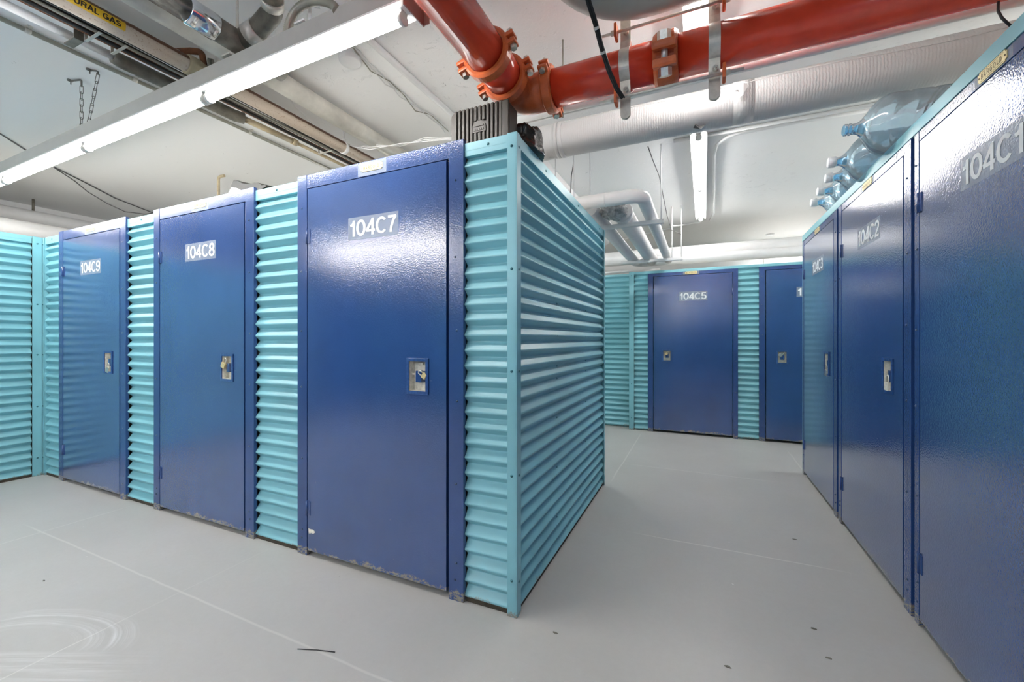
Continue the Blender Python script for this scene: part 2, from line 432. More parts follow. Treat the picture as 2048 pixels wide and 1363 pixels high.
# grotesque capitals and figures as stroke centre lines, cap height 1; t = half stroke
T_ = 0.075
GLYPH = {
 '0': (0.60, [arc(0.30, 0.5, 0.225, 0.425, 90, 450, 32)]),
 '1': (0.44, [[(0.06, 0.70), (0.17, 0.72), (0.25, 0.80), (0.28, 0.925)], [(0.29, 1.0), (0.29, 0.0)]]),
 '2': (0.58, [arc(0.29, 0.69, 0.215, 0.235, 175, -35) + [(0.12, 0.16), (0.075, 0.03)], [(0.03, 0.072), (0.53, 0.072)]]),
 '3': (0.58, [arc(0.28, 0.715, 0.19, 0.21, 165, -90) + [(0.22, 0.515)], [(0.22, 0.515)] + arc(0.28, 0.295, 0.215, 0.222, 90, -165)]),
 '4': (0.60, [[(0.42, 0.0), (0.42, 1.0)], [(0.41, 0.90), (0.06, 0.30)], [(0.02, 0.28), (0.57, 0.28)]]),
 '5': (0.58, [[(0.50, 0.925), (0.14, 0.925), (0.10, 0.47)], [(0.10, 0.49)] + arc(0.28, 0.33, 0.215, 0.26, 120, -160)]),
 '7': (0.56, [[(0.04, 0.925), (0.52, 0.925)], [(0.49, 0.93), (0.34, 0.66), (0.24, 0.33), (0.20, 0.0)]]),
 '8': (0.60, [arc(0.30, 0.735, 0.175, 0.195, 90, 450, 26), arc(0.30, 0.29, 0.215, 0.22, 90, 450, 26)]),
 '9': (0.60, [arc(0.30, 0.69, 0.215, 0.24, 0, 360, 28), arc(0.30, 0.50, 0.215, 0.43, 15, -15) + arc(0.28, 0.36, 0.235, 0.29, 0, -160)]),
 'A': (0.70, [[(0.05, 0.0), (0.35, 0.98), (0.65, 0.0)], [(0.16, 0.30), (0.54, 0.30)]]),
 'B': (0.66, [[(0.11, 0.0), (0.11, 1.0)], [(0.10, 0.925), (0.34, 0.925)] + arc(0.34, 0.73, 0.18, 0.195, 90, -90) + [(0.10, 0.535)], [(0.34, 0.535)] + arc(0.36, 0.305, 0.20, 0.23, 90, -90) + [(0.10, 0.075)]]),
 'C': (0.70, [arc(0.36, 0.5, 0.275, 0.425, 42, 318, 26)]),
 'D': (0.70, [[(0.11, 0.0), (0.11, 1.0)], [(0.10, 0.925), (0.30, 0.925)] + arc(0.32, 0.5, 0.27, 0.425, 90, -90) + [(0.10, 0.075)]]),
 'G': (0.76, [arc(0.37, 0.5, 0.285, 0.425, 45, 330, 26) + [(0.64, 0.44)], [(0.40, 0.45), (0.67, 0.45)], [(0.645, 0.5), (0.645, 0.02)]]),
 'L': (0.56, [[(0.11, 1.0), (0.11, 0.0)], [(0.10, 0.075), (0.53, 0.075)]]),
 'N': (0.72, [[(0.11, 0.0), (0.11, 1.0)], [(0.61, 0.0), (0.61, 1.0)], [(0.12, 0.95), (0.60, 0.05)]]),
 'O': (0.76, [arc(0.38, 0.5, 0.30, 0.425, 90, 450, 32)]),
 'R': (0.70, [[(0.11, 0.0), (0.11, 1.0)], [(0.10, 0.925), (0.38, 0.925)] + arc(0.38, 0.71, 0.19, 0.215, 90, -90) + [(0.10, 0.495)], [(0.36, 0.49), (0.52, 0.38), (0.56, 0.0)]]),
 'S': (0.66, [arc(0.33, 0.725, 0.22, 0.20, 25, 250) + arc(0.34, 0.29, 0.235, 0.215, 75, -170)]),
 'T': (0.62, [[(0.03, 0.925), (0.59, 0.925)], [(0.31, 1.0), (0.31, 0.0)]]),
 'U': (0.70, [[(0.11, 1.0), (0.11, 0.34)] + arc(0.35, 0.34, 0.24, 0.265, 180, 360) + [(0.59, 1.0)]]),
 ' ': (0.34, []),
}
def put_text(bm, body, fn, mi, w, h, bold=0.0, spacing=1.0, sub=False):
    """lettering fitted into a w x h box centred on 0; fn maps (u, v) to a point"""
    total = sum(GLYPH[c][0] * spacing for c in body)
    x = 0.0; t = T_ + bold
    o0 = fn(0, 0); nrm = (fn(1e-3, 0) - o0).cross(fn(0, 1e-3) - o0).normalized() * 0.00012
    for c in body:
        gw, strokes = GLYPH[c]
        for si, st in enumerate(strokes):
            if sub:
                ns = [st[0]]
                for p_, q_ in zip(st, st[1:]):
                    m_ = max(1, int(math.hypot(q_[0] - p_[0], q_[1] - p_[1]) / 0.1))
                    ns += [(p_[0] + (q_[0] - p_[0]) * j / m_, p_[1] + (q_[1] - p_[1]) * j / m_) for j in range(1, m_ + 1)]
                st = ns
            pr = []
            n = len(st); closed = n > 20 and math.hypot(st[0][0] - st[-1][0], st[0][1] - st[-1][1]) < 1e-6
            for i, (px, py) in enumerate(st):
                a = st[i - 1] if i else (st[-2] if closed else st[0]); b_ = st[i + 1] if i < n - 1 else (st[1] if closed else st[-1])
                d0 = Vector((px - a[0], py - a[1])); d1 = Vector((b_[0] - px, b_[1] - py))
                if d0.length < 1e-7: d0 = d1.copy()
                if d1.length < 1e-7: d1 = d0.copy()
                d0.normalize(); d1.normalize(); tt = (d0 + d1)
                tt = tt.normalized() if tt.length > 1e-6 else d1
                nn = Vector((-tt.y, tt.x)); k = t / max(0.45, nn.dot(Vector((-d1.y, d1.x))))
                pr.append([(px + nn.x * k * s_, py + nn.y * k * s_) for s_ in (1, -1)])
            vs = [[bm.verts.new(fn(((x + u) / total - 0.5) * w, (v - 0.5) * h) + nrm * si) for u, v in p] for p in pr]
            for A, C_ in zip(vs, vs[1:]):
                bm.faces.new((A[0], A[1], C_[1], C_[0])).material_index = mi
        x += gw * spacing
def rrect(w, h, r, k=5):
    pts = []
    for cx, cy, a0 in ((w / 2 - r, h / 2 - r, 0), (-w / 2 + r, h / 2 - r, 90), (-w / 2 + r, -h / 2 + r, 180), (w / 2 - r, -h / 2 + r, 270)):
        for j in range(k + 1):
            a = R(a0 + 90 * j / k); pts.append((cx + r * math.cos(a), cy + r * math.sin(a)))
    return pts
def plate(bm, outline, cx, cz, y0, y1, mi=0):
    """extrude an (x, z) outline from y0 (front) to y1"""
    a = [bm.verts.new((cx + x, y0, cz + z)) for x, z in outline]; b = [bm.verts.new((cx + x, y1, cz + z)) for x, z in outline]
    n = len(a)
    bm.faces.new(a).material_index = mi; bm.faces.new(list(reversed(b))).material_index = mi
    for j in range(n): bm.faces.new((a[j], b[j], b[(j + 1) % n], a[(j + 1) % n])).material_index = mi

_bolt_mesh = {}
def bolt(x, y, z, parent, m, r=0.0045, hgt=0.004):
    key = (m.name, r)
    if key not in _bolt_mesh:
        bm = B(); M = Matrix.Rotation(R(90), 4, 'X')
        lathe(bm, [(0, r * 1.5), (hgt * 0.3, r * 1.5), (hgt * 0.35, r), (hgt * 0.8, r * 0.9), (hgt, 0.0005)], M, 10)
        me = bpy.data.meshes.new('bolt'); bm.to_mesh(me); bm.free(); me.materials.append(m); _bolt_mesh[key] = me
    o = bpy.data.objects.new('screw', _bolt_mesh[key]); COL.objects.link(o); o.parent = parent; o.location = (x, y, z)
    return o

# ------------------------------------------------------------------ the room shell
bm = B(); box(bm, XL, XR, YB, YF, -0.1, 0); struct('floor', bm, FLOORM)
bm = B(); box(bm, XL, XR, YB, YF, CEIL, CEIL + 0.1); struct('ceiling', bm, CEILM)
bm = B(); box(bm, XL - 0.1, XL, YB, YF, 0, CEIL); struct('wall_left', bm, WALLM)
bm = B(); box(bm, XR, XR + 0.1, YB, YF, 0, CEIL); struct('wall_right', bm, WALLM)
bm = B(); box(bm, XL, XR, YF, YF + 0.1, 0, CEIL); struct('wall_far', bm, WALLM)
bm = B(); box(bm, XL, XR, YB - 0.1, YB, 0, CEIL); struct('wall_back', bm, BACKM)

# ------------------------------------------------------------------ lockers
PITCH = 0.0712
DEP = 0.0140
RIB = ((0.0, -1.0), (0.025, -0.97), (0.05, -0.90), (0.36, 0.90), (0.385, 0.97), (0.41, 1.0), (0.44, 1.0), (0.47, 0.97), (0.495, 0.90), (0.945, -0.90), (0.97, -0.97))
def rib_points(lo, hi):
    """(z, height) of the pressed rib profile between two heights: flat slopes, tight folds"""
    out = []
    for k in range(int(lo / PITCH) - 1, int(hi / PITCH) + 2):
        for t, v in RIB: out.append(((k + t) * PITCH, v))
    res = [p for p in out if lo < p[0] < hi]
    def at(z):
        for (za, va), (zb, vb) in zip(out, out[1:]):
            if za <= z <= zb: return va + (vb - va) * (z - za) / (zb - za)
        return 0.0
    return [(lo, at(lo))] + res + [(hi, at(hi))]
def corrugated(bm, x0, x1, z0=0.022, z1=H - 0.045, yc=0.0165):
    """horizontal ribs; two sheets lapped at mid height; ribs bulge towards -y"""
    for lo, hi, off in ((z0, 1.085, 0.0), (1.06, z1, -0.0016)):
        zs = [(z, yc + off - DEP * v) for z, v in rib_points(lo, hi)]
        ra = [bm.verts.new((x0, y, z)) for z, y in zs]; rb = [bm.verts.new((x1, y, z)) for z, y in zs]
        rc = [bm.verts.new((x0, y + 0.001, z)) for z, y in zs]; rd = [bm.verts.new((x1, y + 0.001, z)) for z, y in zs]
        for i in range(len(zs) - 1):
            bm.faces.new((ra[i], rb[i], rb[i + 1], ra[i + 1]))
            bm.faces.new((rc[i], rc[i + 1], rd[i + 1], rd[i]))
def corr_part(root, x0, x1, hgt=H, screws=()):
    bm = B(); corrugated(bm, x0, x1, 0.022, hgt - 0.035)
    p = mk('corrugated_panel', bm, TEAL, root)
    for sx, sz in screws: bolt(sx, 0.003, sz, p, TSCREW, 0.004)
    bm = B(); box(bm, x0, x1, 0.0015, 0.03, hgt - 0.062, hgt, 0, 0.002)
    t = mk('top_trim', bm, TEAL, root)
    if x1 - x0 < 0.6:
        bolt((x0 + x1) / 2, 0.0013, hgt - 0.025, t, TSCREW)
    else:
        for k in range(3): bolt(x0 + (x1 - x0) * (0.2 + 0.3 * k), 0.0013, hgt - 0.025, t, TSCREW)
    bm = B(); box(bm, x0, x1, 0.010, 0.03, 0, 0.026)
    mk('floor_track', bm, DIRT, root)
def post(root, x0, x1, side, hgt=H, y0=-0.006):
    """angle-iron corner post: front flange x0..x1, return flange going back"""
    bm = B()
    box(bm, x0, x1, y0, y0 + 0.003, 0.0, hgt, 0, 0.001)
    xr = x1 if side > 0 else x0
    box(bm, xr - 0.003 * (side > 0), xr + 0.003 * (side < 0), y0, y0 + 0.055, 0.0, hgt, 0, 0.001)
    p = mk('corner_post', bm, TEAL, root)
    for z in (0.16, 0.62, 1.08, 1.53, 2.07): bolt((x0 + x1) / 2, y0 - 0.0002, z, p, TSCREW)
    return p
def hinge(door, x, z):
    bm = B()
    box(bm, x - 0.022, x - 0.004, -0.0115, -0.0085, z - 0.04, z + 0.04)
    box(bm, x + 0.004, x + 0.024, -0.0115, -0.0085, z - 0.04, z + 0.04)
    cyl(bm, (x, -0.012, z - 0.042), (x, -0.012, z + 0.042), 0.006, 12)
    return mk('hinge', bm, BLUEF, door)

def locker_door(root, fl, dl, dr, fr, number, flip=False, top=2.148, dtop=2.066, plate_u=None, sign=True, dent=False):
    """frame from fl to fr, door leaf from dl to dr, all in the locker's own x; front is -y"""
    g = 0.005
    for side, (a, b_) in enumerate(((fl, dl - g), (dr + g, fr))):
        bm = B(); box(bm, a, b_, -0.010, 0.012, 0.0, top, 0, 0.0015)
        j = mk('door_jamb', bm, BLUEF, root)
        xm = (a + b_) / 2
        for z in (0.11, 0.16, 0.55, 0.95, 1.27, 1.62, 1.95): bolt(xm + random.uniform(-.006, .006), -0.0102, z + random.uniform(-.02, .02), j, SCREW, 0.0035)
    bm = B(); box(bm, dl - g, dr + g, -0.0085, 0.012, dtop + g, top - 0.0005, 0, 0.0015)
    hd = mk('door_header', bm, BLUEF, root)
    # brass name plate with a clear film patch behind it
    pc = (fl + fr) / 2 if plate_u is None else plate_u
    pz = (dtop + g + top) / 2 + 0.002
    bm = B()
    w_, h_ = 0.145, 0.036
    o_ = [(-w_/2 + .008, -h_/2), (w_/2 - .008, -h_/2), (w_/2 - .008, -h_/2 + .006), (w_/2, -h_/2 + .006), (w_/2, h_/2 - .006), (w_/2 - .008, h_/2 - .006), (w_/2 - .008, h_/2), (-w_/2 + .008, h_/2), (-w_/2 + .008, h_/2 - .006), (-w_/2, h_/2 - .006), (-w_/2, -h_/2 + .006), (-w_/2 + .008, -h_/2 + .006)]
    plate(bm, o_, pc, pz, -0.0115, -0.0088, 0)
    put_text(bm, 'BARGOLD', lambda u, v: Vector((pc + u, -0.0119, pz + v)), 1, 0.108, 0.017, 0.0, 1.35)
    for sx in (-1, 1):
        cyl(bm, (pc + sx * 0.065, -0.0125, pz), (pc + sx * 0.065, -0.0112, pz), 0.003, 8, 1)
    for zz in (-1, 1): box(bm, pc - 0.058, pc + 0.058, -0.0118, -0.0114, pz + zz * 0.0135 - 0.0006, pz + zz * 0.0135 + 0.0006, 1)
    mk('name_plate', bm, [BRASS, BRASSD], hd, label='small brass name plate')
    bm = B(); box(bm, pc - 0.095, pc + 0.095, -0.0088, -0.0086, dtop + g + 0.002, top - 0.004)
    mk('sticker_film', bm, FILM, hd)
    # door leaf with an opening for the latch cup
    lw, lh = 0.098, 0.146
    lc = (dl + 0.165) if flip else (dr - 0.175)
    lz = 1.04 if not flip else 1.005
    if flip: lw, lh = 0.088, 0.128
    bm = B()
    Y0, Y1, z0 = -0.0085, 0.02, 0.031
    dtp = dtop
    xs = [dl + (0 if not flip else 0.003), lc - lw / 2, lc + lw / 2, dr - (0.010 if not flip else 0)]
    zs = [z0, lz - lh / 2, lz + lh / 2, dtp]
    gv = {}
    for i, x in enumerate(xs):
        for k, z in enumerate(zs):
            for y in (Y0, Y1): gv[i, k, y] = bm.verts.new((x, y, z))
    for i in range(3):
        for k in range(3):
            if (i, k) == (1, 1): continue
            for y in (Y0, Y1): bm.faces.new((gv[i, k, y], gv[i + 1, k, y], gv[i + 1, k + 1, y], gv[i, k + 1, y]))
    for i in range(3):
        for k in (0, 3): bm.faces.new((gv[i, k, Y0], gv[i + 1, k, Y0], gv[i + 1, k, Y1], gv[i, k, Y1]))
        for k in (0, 3): bm.faces.new((gv[k, i, Y0], gv[k, i + 1, Y0], gv[k, i + 1, Y1], gv[k, i, Y1]))
    for a, b_ in (((1, 1), (2, 1)), ((1, 2), (2, 2)), ((1, 1), (1, 2)), ((2, 1), (2, 2))):
        bm.faces.new((gv[*a, Y0], gv[*b_, Y0], gv[*b_, Y1], gv[*a, Y1]))
    door = mk('door', bm, BLUE, root)
    # latch: raised rim, recessed cup, divider and hasp
    bm = B()
    ow, oh, t = lw + 0.032, lh + 0.030, 0.016
    for a in ((-ow/2, -ow/2 + t, -oh/2, oh/2), (ow/2 - t, ow/2, -oh/2, oh/2), (-ow/2 + t, ow/2 - t, -oh/2, -oh/2 + t), (-ow/2 + t, ow/2 - t, oh/2 - t, oh/2)):
        box(bm, lc + a[0], lc + a[1], Y0 - 0.006, Y0 + 0.001, lz + a[2], lz + a[3], 0, 0.0015)
    mk('latch_rim', bm, RIMM, door)
    bm = B(); D = 0.030
    x0, x1, za, zb = lc - lw/2 + 0.0012, lc + lw/2 - 0.0012, lz - lh/2 + 0.0012, lz + lh/2 - 0.0012
    c8 = {(x, y, z): bm.verts.new((x, y, z)) for x in (x0, x1) for y in (Y0 - 0.001, D) for z in (za, zb)}
    yf = Y0 - 0.001
    for q in (((x0, D, za), (x1, D, za), (x1, D, zb), (x0, D, zb)), ((x0, yf, za), (x0, D, za), (x0, D, zb), (x0, yf, zb)), ((x1, yf, za), (x1, yf, zb), (x1, D, zb), (x1, D, za)), ((x0, yf, zb), (x0, D, zb), (x1, D, zb), (x1, yf, zb)), ((x0, yf, za), (x1, yf, za), (x1, D, za), (x0, D, za))):
        bm.faces.new([c8[p] for p in q])
    box(bm, x0, x1, 0.012, D - 0.001, lz + 0.004, lz + 0.012)
    box(bm, lc - 0.022, lc + 0.012, 0.015, D - 0.001, zb - 0.016, zb - 0.006)
    mk('latch_cup', bm, CREAM, door, label='recessed cream latch cup')
    bm = B(); box(bm, lc - 0.016, lc + 0.002, -0.004, 0.028, lz - 0.03, lz + 0.026, 0, 0.002)
    box(bm, lc + 0.006, lc + 0.022, -0.010, 0.028, lz - 0.03, lz + 0.024, 0, 0.002)
    mk('hasp', bm, BLUE, door)
    hx = dr + 0.001 if flip else dl - 0.0025
    hinge(door, hx, 1.80); hinge(door, hx, 0.27)
    if sign:
        w_, h_ = 0.335, 0.118
        sx = dl + 0.474; sz = 1.805 if not flip else 1.765
        bm = B(); box(bm, sx - w_/2, sx + w_/2, Y0 - 0.0006, Y0 - 0.0001, sz - h_/2, sz + h_/2, 0)
        put_text(bm, number, lambda u, v: Vector((sx + u, Y0 - 0.0012, sz + v)), 1, 0.318, 0.086, 0.0, 1.0)
        mk('number_sign', bm, [FILM, LETTER], door, label='white number ' + number)
    return door, (lc, lz)

def wpt(root, x, y, z):
    c, s = math.cos(root.rotation_euler.z), math.sin(root.rotation_euler.z)
    return (root.location.x + c * x - s * y, root.location.y + s * x + c * y, root.location.z + z)
def padlock(root, lx, lz, style, label):
    """a padlock hanging through the hasp of a door; style sets body colour and turn"""
    body, sz, tilt = style
    e = empty('padlock', wpt(root, lx, -0.004, lz), root.rotation_euler.z, label=label, category='padlock')
    e.rotation_euler = (0, R(tilt), root.rotation_euler.z)
    bm = B(); box(bm, -0.5 * sz, 0.5 * sz, -0.014, 0.0, -0.95 * sz - 0.012, -0.012, 0, 0.003)
    mk('lock_body', bm, body, e)
    bm = B()
    pts = fillet([(-0.32 * sz, -0.007, -0.014), (-0.32 * sz, -0.007, 0.55 * sz), (0.32 * sz, -0.007, 0.55 * sz), (0.32 * sz, -0.007, -0.014)], 0.3 * sz, 6)
    sweep(bm, pts, 0.003, 8)
    mk('shackle', bm, BOLTM, e)
    return e

def closed_box(root, x0, x1, depth, hgt=H, back=False, sides='lr'):
    """roof sheet and the plain back of a locker"""
    bm = B(); box(bm, x0, x1, 0.032, depth, hgt - 0.012, hgt - 0.004)
    mk('roof_sheet', bm, STEEL, root)
    for c_, x_ in (('l', x0), ('r', x1 - 0.002)):
        if c_ in sides:
            bm = B(); box(bm, x_, x_ + 0.002, 0.036, depth - 0.012, 0, hgt - 0.013); mk('divider_panel', bm, STEEL, root)
    if back:
        bm = B(); box(bm, x0, x1, depth - 0.01, depth, 0, hgt - 0.013); mk('back_panel', bm, TEAL, root)

# island block, front row facing the camera (104C7, 104C8, 104C9)
FY = 1.662 + 0.008
XC = -0.735
def island(fl, label, number, pan, screws=()):
    r = empty('storage_locker', (fl, FY, 0), 0, label=label, category='storage locker')
    d, l = locker_door(r, 0, 0.080, 1.015, 1.10, number)
    corr_part(r, pan[0] - fl, pan[1] - fl)
    return r, d, l
L7, d7, l7 = island(-2.10, 'storage locker with blue door 104C7 and ribbed teal side wall at the near corner', '104C7', (-2.483, -2.10))
corr_part(L7, 1.10, 1.345)
post(L7, 1.322, -XC * 0 + (XC + 2.10), 1)
closed_box(L7, -0.383, 1.36, 1.80, sides='l')
# long side of 104C7, facing the aisle: built in the same locker frame
def side_wall(root, x_at, y0, y1, ribs=True):
    bm = B(); corrugated(bm, 0, y1 - y0)
    M = Matrix.Translation((x_at, y0, 0)) @ Matrix.Rotation(R(90), 4, 'Z')
    bmesh.ops.transform(bm, matrix=M, verts=bm.verts[:])
    p = mk('corrugated_panel', bm, TEAL, root)
    for yy in (0.55, 1.2):
        for z in [0.22, 0.5, 0.78, 1.0, 1.07, 1.24, 1.42, 1.6, 1.74, 1.88, 2.0]:
            s = bolt(x_at - 0.004, y0 + (y1 - y0) * yy / 1.83, z, p, TSCREW, 0.004); s.rotation_euler = (0, 0, R(90))
    bm = B(); box(bm, x_at - 0.03, x_at - 0.004, y0, y1, H - 0.055, H, 0, 0.002)
    t = mk('top_trim', bm, TEAL, root)
    for k in range(3):
        s = bolt(x_at - 0.0035, y0 + (y1 - y0) * (0.2 + 0.35 * k), H - 0.028, t, TSCREW); s.rotation_euler = (0, 0, R(90))
    bm = B(); box(bm, x_at - 0.03, x_at - 0.012, y0, y1, 0, 0.024)
    mk('floor_track', bm, DIRT, root)
xs7 = XC + 2.10
side_wall(L7, xs7, 0.03, 1.83)
bm = B(); box(bm, xs7 - 0.003, xs7 + 0.003, -0.006, 0.035, 0, H, 0, 0.001); p = mk('corner_post', bm, TEAL, L7)
for z in (0.15, 0.62, 1.08, 1.53, 2.07):
    s = bolt(xs7 + 0.003, 0.018, z, p, TSCREW); s.rotation_euler = (0, 0, R(90))
bm = B(); box(bm, xs7 - 0.04, xs7 + 0.003, 1.825, 1.829, 0, H, 0); box(bm, xs7 - 0.001, xs7 + 0.003, 1.80, 1.829, 0, H, 0)
mk('corner_post', bm, TEAL, L7)
L8, d8, l8 = island(-3.583, 'storage locker with blue door 104C8 in the middle of the left row', '104C8', (-3.965, -3.583))
closed_box(L8, -0.382, 1.099, 1.80)
L9, d9, l9 = island(-5.066, 'storage locker with blue door 104C9 next to the left corner', '104C9', (-5.395, -5.066))
closed_box(L9, -0.325, 1.10, 1.80)
post(L9, -0.342, -0.296, 1)
# back of the whole island belongs to each locker
for L, a, b_ in ((L7, -0.383, xs7 - 0.04), (L8, -0.382, 1.099), (L9, -0.30, 1.10)):
    bm = B(); box(bm, a, b_, 1.82, 1.828, 0, H - 0.013); mk('back_panel', bm, TEAL, L)

bm = B(); plate(bm, [(-0.026, 0.012), (-0.022, -0.016), (0.0, -0.010), (0.012, -0.013), (0.028, 0.0), (0.012, 0.012), (-0.006, 0.010)], 0.112, 0.143, -0.0092, -0.0084)
mk('paint_chip', bm, CREAM, d7, label='bare cream chip in the blue paint near the bottom hinge')
# left wall of lockers running towards the camera, teal ribs only
LL = empty('storage_locker', (-5.39 - 0.006, -0.9, 0), R(90), label='teal ribbed locker side wall along the far left with no door in view', category='storage locker')
corr_part(LL, 0.0, 2.50)
post(LL, 2.50, 2.562, 1)
closed_box(LL, 0.0, 2.555, 1.8)
bm = B(); box(bm, 0, 2.55, 1.79, 1.80, 0, H - 0.013); mk('back_panel', bm, TEAL, LL)

# right row facing the aisle (104C3, 104C2, 104C1)
def right_row(fl, dl, dr, fr, number, label):
    r = empty('storage_locker', (0.845 + 0.010, fl, 0), R(-90), label=label, category='storage locker')
    d, l = locker_door(r, 0, fl - dl, fl - dr, fl - fr, number, top=2.105, dtop=2.058)
    bm = B(); box(bm, -0.0, fl - fr, -0.012, 0.012, 2.106, 2.158, 0, 0.002); mk('top_trim', bm, TEAL, r)
    bm = B(); box(bm, 0, fl - fr, 0.0, 1.75, 2.10, 2.104); mk('roof_sheet', bm, STEEL, r)
    bm = B(); box(bm, 0, fl - fr, 1.75, 1.76, 0, 2.10); mk('back_panel', bm, TEAL, r)
    return r, d, l
L3, d3, l3 = right_row(4.55, 4.49, 3.575, 3.497, '104C3', 'storage locker with blue door 104C3 at the far end of the right row')
L2, d2, l2 = right_row(3.463, 3.393, 2.476, 2.400, '104C2', 'storage locker with blue door 104C2 in the middle of the right row')
L1, d1, l1 = right_row(2.366, 2.322, 1.395, 1.31, '104C1', 'storage locker with blue door 104C1 nearest on the right')
for L, a, b_ in ((L3, 1.053, 1.087), (L2, 1.063, 1.097)):
    bm = B(); box(bm, a, b_, 0.008, 0.012, 0, 2.105); mk('filler_strip', bm, BLUEF, L)
    bm = B(); box(bm, a, b_, -0.012, 0.012, 2.106, 2.158); mk('top_trim', bm, TEAL, L)
bm = B(); box(bm, -0.004, 0, -0.010, 1.75, 0, 2.12); mk('end_panel', bm, TEAL, L3)
# a plain run of the same partition beside and behind the camera
bm = B(); box(bm, 0.86, 0.9, YB, 1.305, 0, 2.158); struct('wall_partition', bm, BLUE)

# far row (104C5 and 104C4)
FFY = 5.76 + 0.010
L5 = empty('storage_locker', (-0.636, FFY, 0), 0, label='storage locker with blue door 104C5 facing the end of the aisle', category='storage locker')
d5, l5 = locker_door(L5, 0, 0.070, 0.991, 1.05, '104C5', flip=True, top=2.082, dtop=2.036)
HF = 2.118
def far_panel(root, x0, x1, yo=0.0):
    bm = B(); corrugated(bm, x0, x1, 0.0, HF - 0.03, 0.0165 + yo); mk('corrugated_panel', bm, TEAL, root)
far_panel(L5, -0.18, 0.0)
far_panel(L5, 1.05, 1.272)
bm = B(); box(bm, -0.245, 1.272, -0.002, 0.02, 2.084, HF, 0, 0.002); mk('top_trim', bm, TEAL, L5)
post(L5, -0.245, -0.18, -1, HF)
closed_box(L5, -0.24, 1.27, 2.0, HF, True)
L4 = empty('storage_locker', (0.636, FFY, 0), 0, label='storage locker at the aisle end, its blue door half hidden behind the right row', category='storage locker')
d4, l4 = locker_door(L4, 0, 0.070, 0.991, 1.05, '104C4', flip=True, top=2.082, dtop=2.036)
bm = B(); box(bm, 0, 1.05, -0.002, 0.02, 2.084, HF, 0, 0.002); mk('top_trim', bm, TEAL, L4)
closed_box(L4, 0, 1.4, 2.0, HF, True)
far_panel(L4, 1.05, 1.4)
L6 = empty('storage_locker', (-3.2, 5.90, 0), 0, label='teal ribbed locker wall set back left of door 104C5', category='storage locker')
far_panel(L6, 0.0, 2.31)
bm = B(); box(bm, 0, 2.31, 0.0, 0.02, 2.09, HF + 0.002, 0, 0.002); mk('top_trim', bm, TEAL, L6)
closed_box(L6, 0, 2.3, 1.9, HF, True)

# padlocks
padlock(L7, l7[0] + 0.020, l7[1] + 0.016, (BRASS, 0.026, -58), 'brass padlock tilted sideways in the latch of door 104C7')
padlock(L8, l8[0] - 0.02, l8[1] + 0.04, (BRASS, 0.036, 25), 'brass padlock high in the latch recess of door 104C8')
padlock(L9, l9[0] + 0.004, l9[1] - 0.03, (BOLTM, 0.042, 10), 'silver padlock hanging low from the latch of door 104C9')
padlock(L5, l5[0] + 0.012, l5[1] + 0.045, (BRASS, 0.032, 35), 'brass padlock in the latch of door 104C5')
padlock(L4, l4[0] + 0.004, l4[1] + 0.05, (BOLTM, 0.036, 40), 'silver padlock in the latch of the half hidden far door')
padlock(L3, l3[0] + 0.004, l3[1] - 0.035, (BOLTM, 0.046, 8), 'silver padlock hanging below the latch of door 104C3')
padlock(L2, l2[0] + 0.004, l2[1] - 0.022, (CREAM, 0.042, 4), 'pale padlock hanging in the latch of door 104C2')

# ------------------------------------------------------------------ fluorescent lights and added fill battens
def strip_light(name, p0, p1, ntubes, label, hangers=(), housing_w=0.052, bare=False, skirt=0.024, rods=False):
    """row of single-tube strips running from p0 to p1 (tube line)"""
    p0, p1 = Vector(p0), Vector(p1)
    L = (p1 - p0).length
    root = empty(name, p0, 0, label=label, category='ceiling light')
    d = (p1 - p0).normalized()
    root.rotation_mode = 'QUATERNION'; root.rotation_quaternion = d.to_track_quat('X', 'Z')
    hw = housing_w
    if bare: hw = 0.02
    bm = B()
    box(bm, -0.03, L + 0.03, -hw, hw, 0.032, 0.108 if not bare else 0.06, 0, 0.002)
    mk('housing', bm, HOUSING, root)
    bm = B()
    # white reflector pan: shallow inverted V over the tube
    pr = [(-hw, skirt), (-hw, 0.0318), (hw, 0.0318), (hw, skirt), (hw - 0.002, skirt), (0.4 * hw, 0.029), (-0.4 * hw, 0.029), (-hw + 0.002, skirt)]
    a = [bm.verts.new((-0.03, y, z)) for y, z in pr]; b_ = [bm.verts.new((L + 0.03, y, z)) for y, z in pr]
    for j in range(len(pr)): bm.faces.new((a[j], a[(j + 1) % len(pr)], b_[(j + 1) % len(pr)], b_[j]))
    bm.faces.new(a); bm.faces.new(list(reversed(b_)))
    mk('reflector', bm, HOUSEW, root)
    if rods:
        for x_ in (0.15, L - 0.15):
            bm = B(); cyl(bm, (x_, 0, 0.05), (x_, 0, CEIL - max(p0.z, p1.z)), 0.004, 8); mk('suspension_rod', bm, STEEL, root)
    seg = L / ntubes
    for k in range(ntubes):
        x0, x1 = k * seg + 0.028, (k + 1) * seg - 0.028
        bm = B(); cyl(bm, (x0, 0, 0), (x1, 0, 0), 0.0185, 20); mk('tube', bm, TUBE, root)
        for xx in (x0 - 0.018, x1 + 0.002):
            bm = B(); cyl(bm, (xx, 0, 0), (xx + 0.016, 0, 0), 0.024, 20); box(bm, xx, xx + 0.016, -0.018, 0.018, 0.0, 0.03)
            mk('lampholder', bm, SOCK, root)
    return root
FX = strip_light('fluorescent_light', (-1.015, 1.27, 2.437), (-5.97, 1.27, 2.388), 4, 'long fluorescent strip light hung over the left aisle by chains')
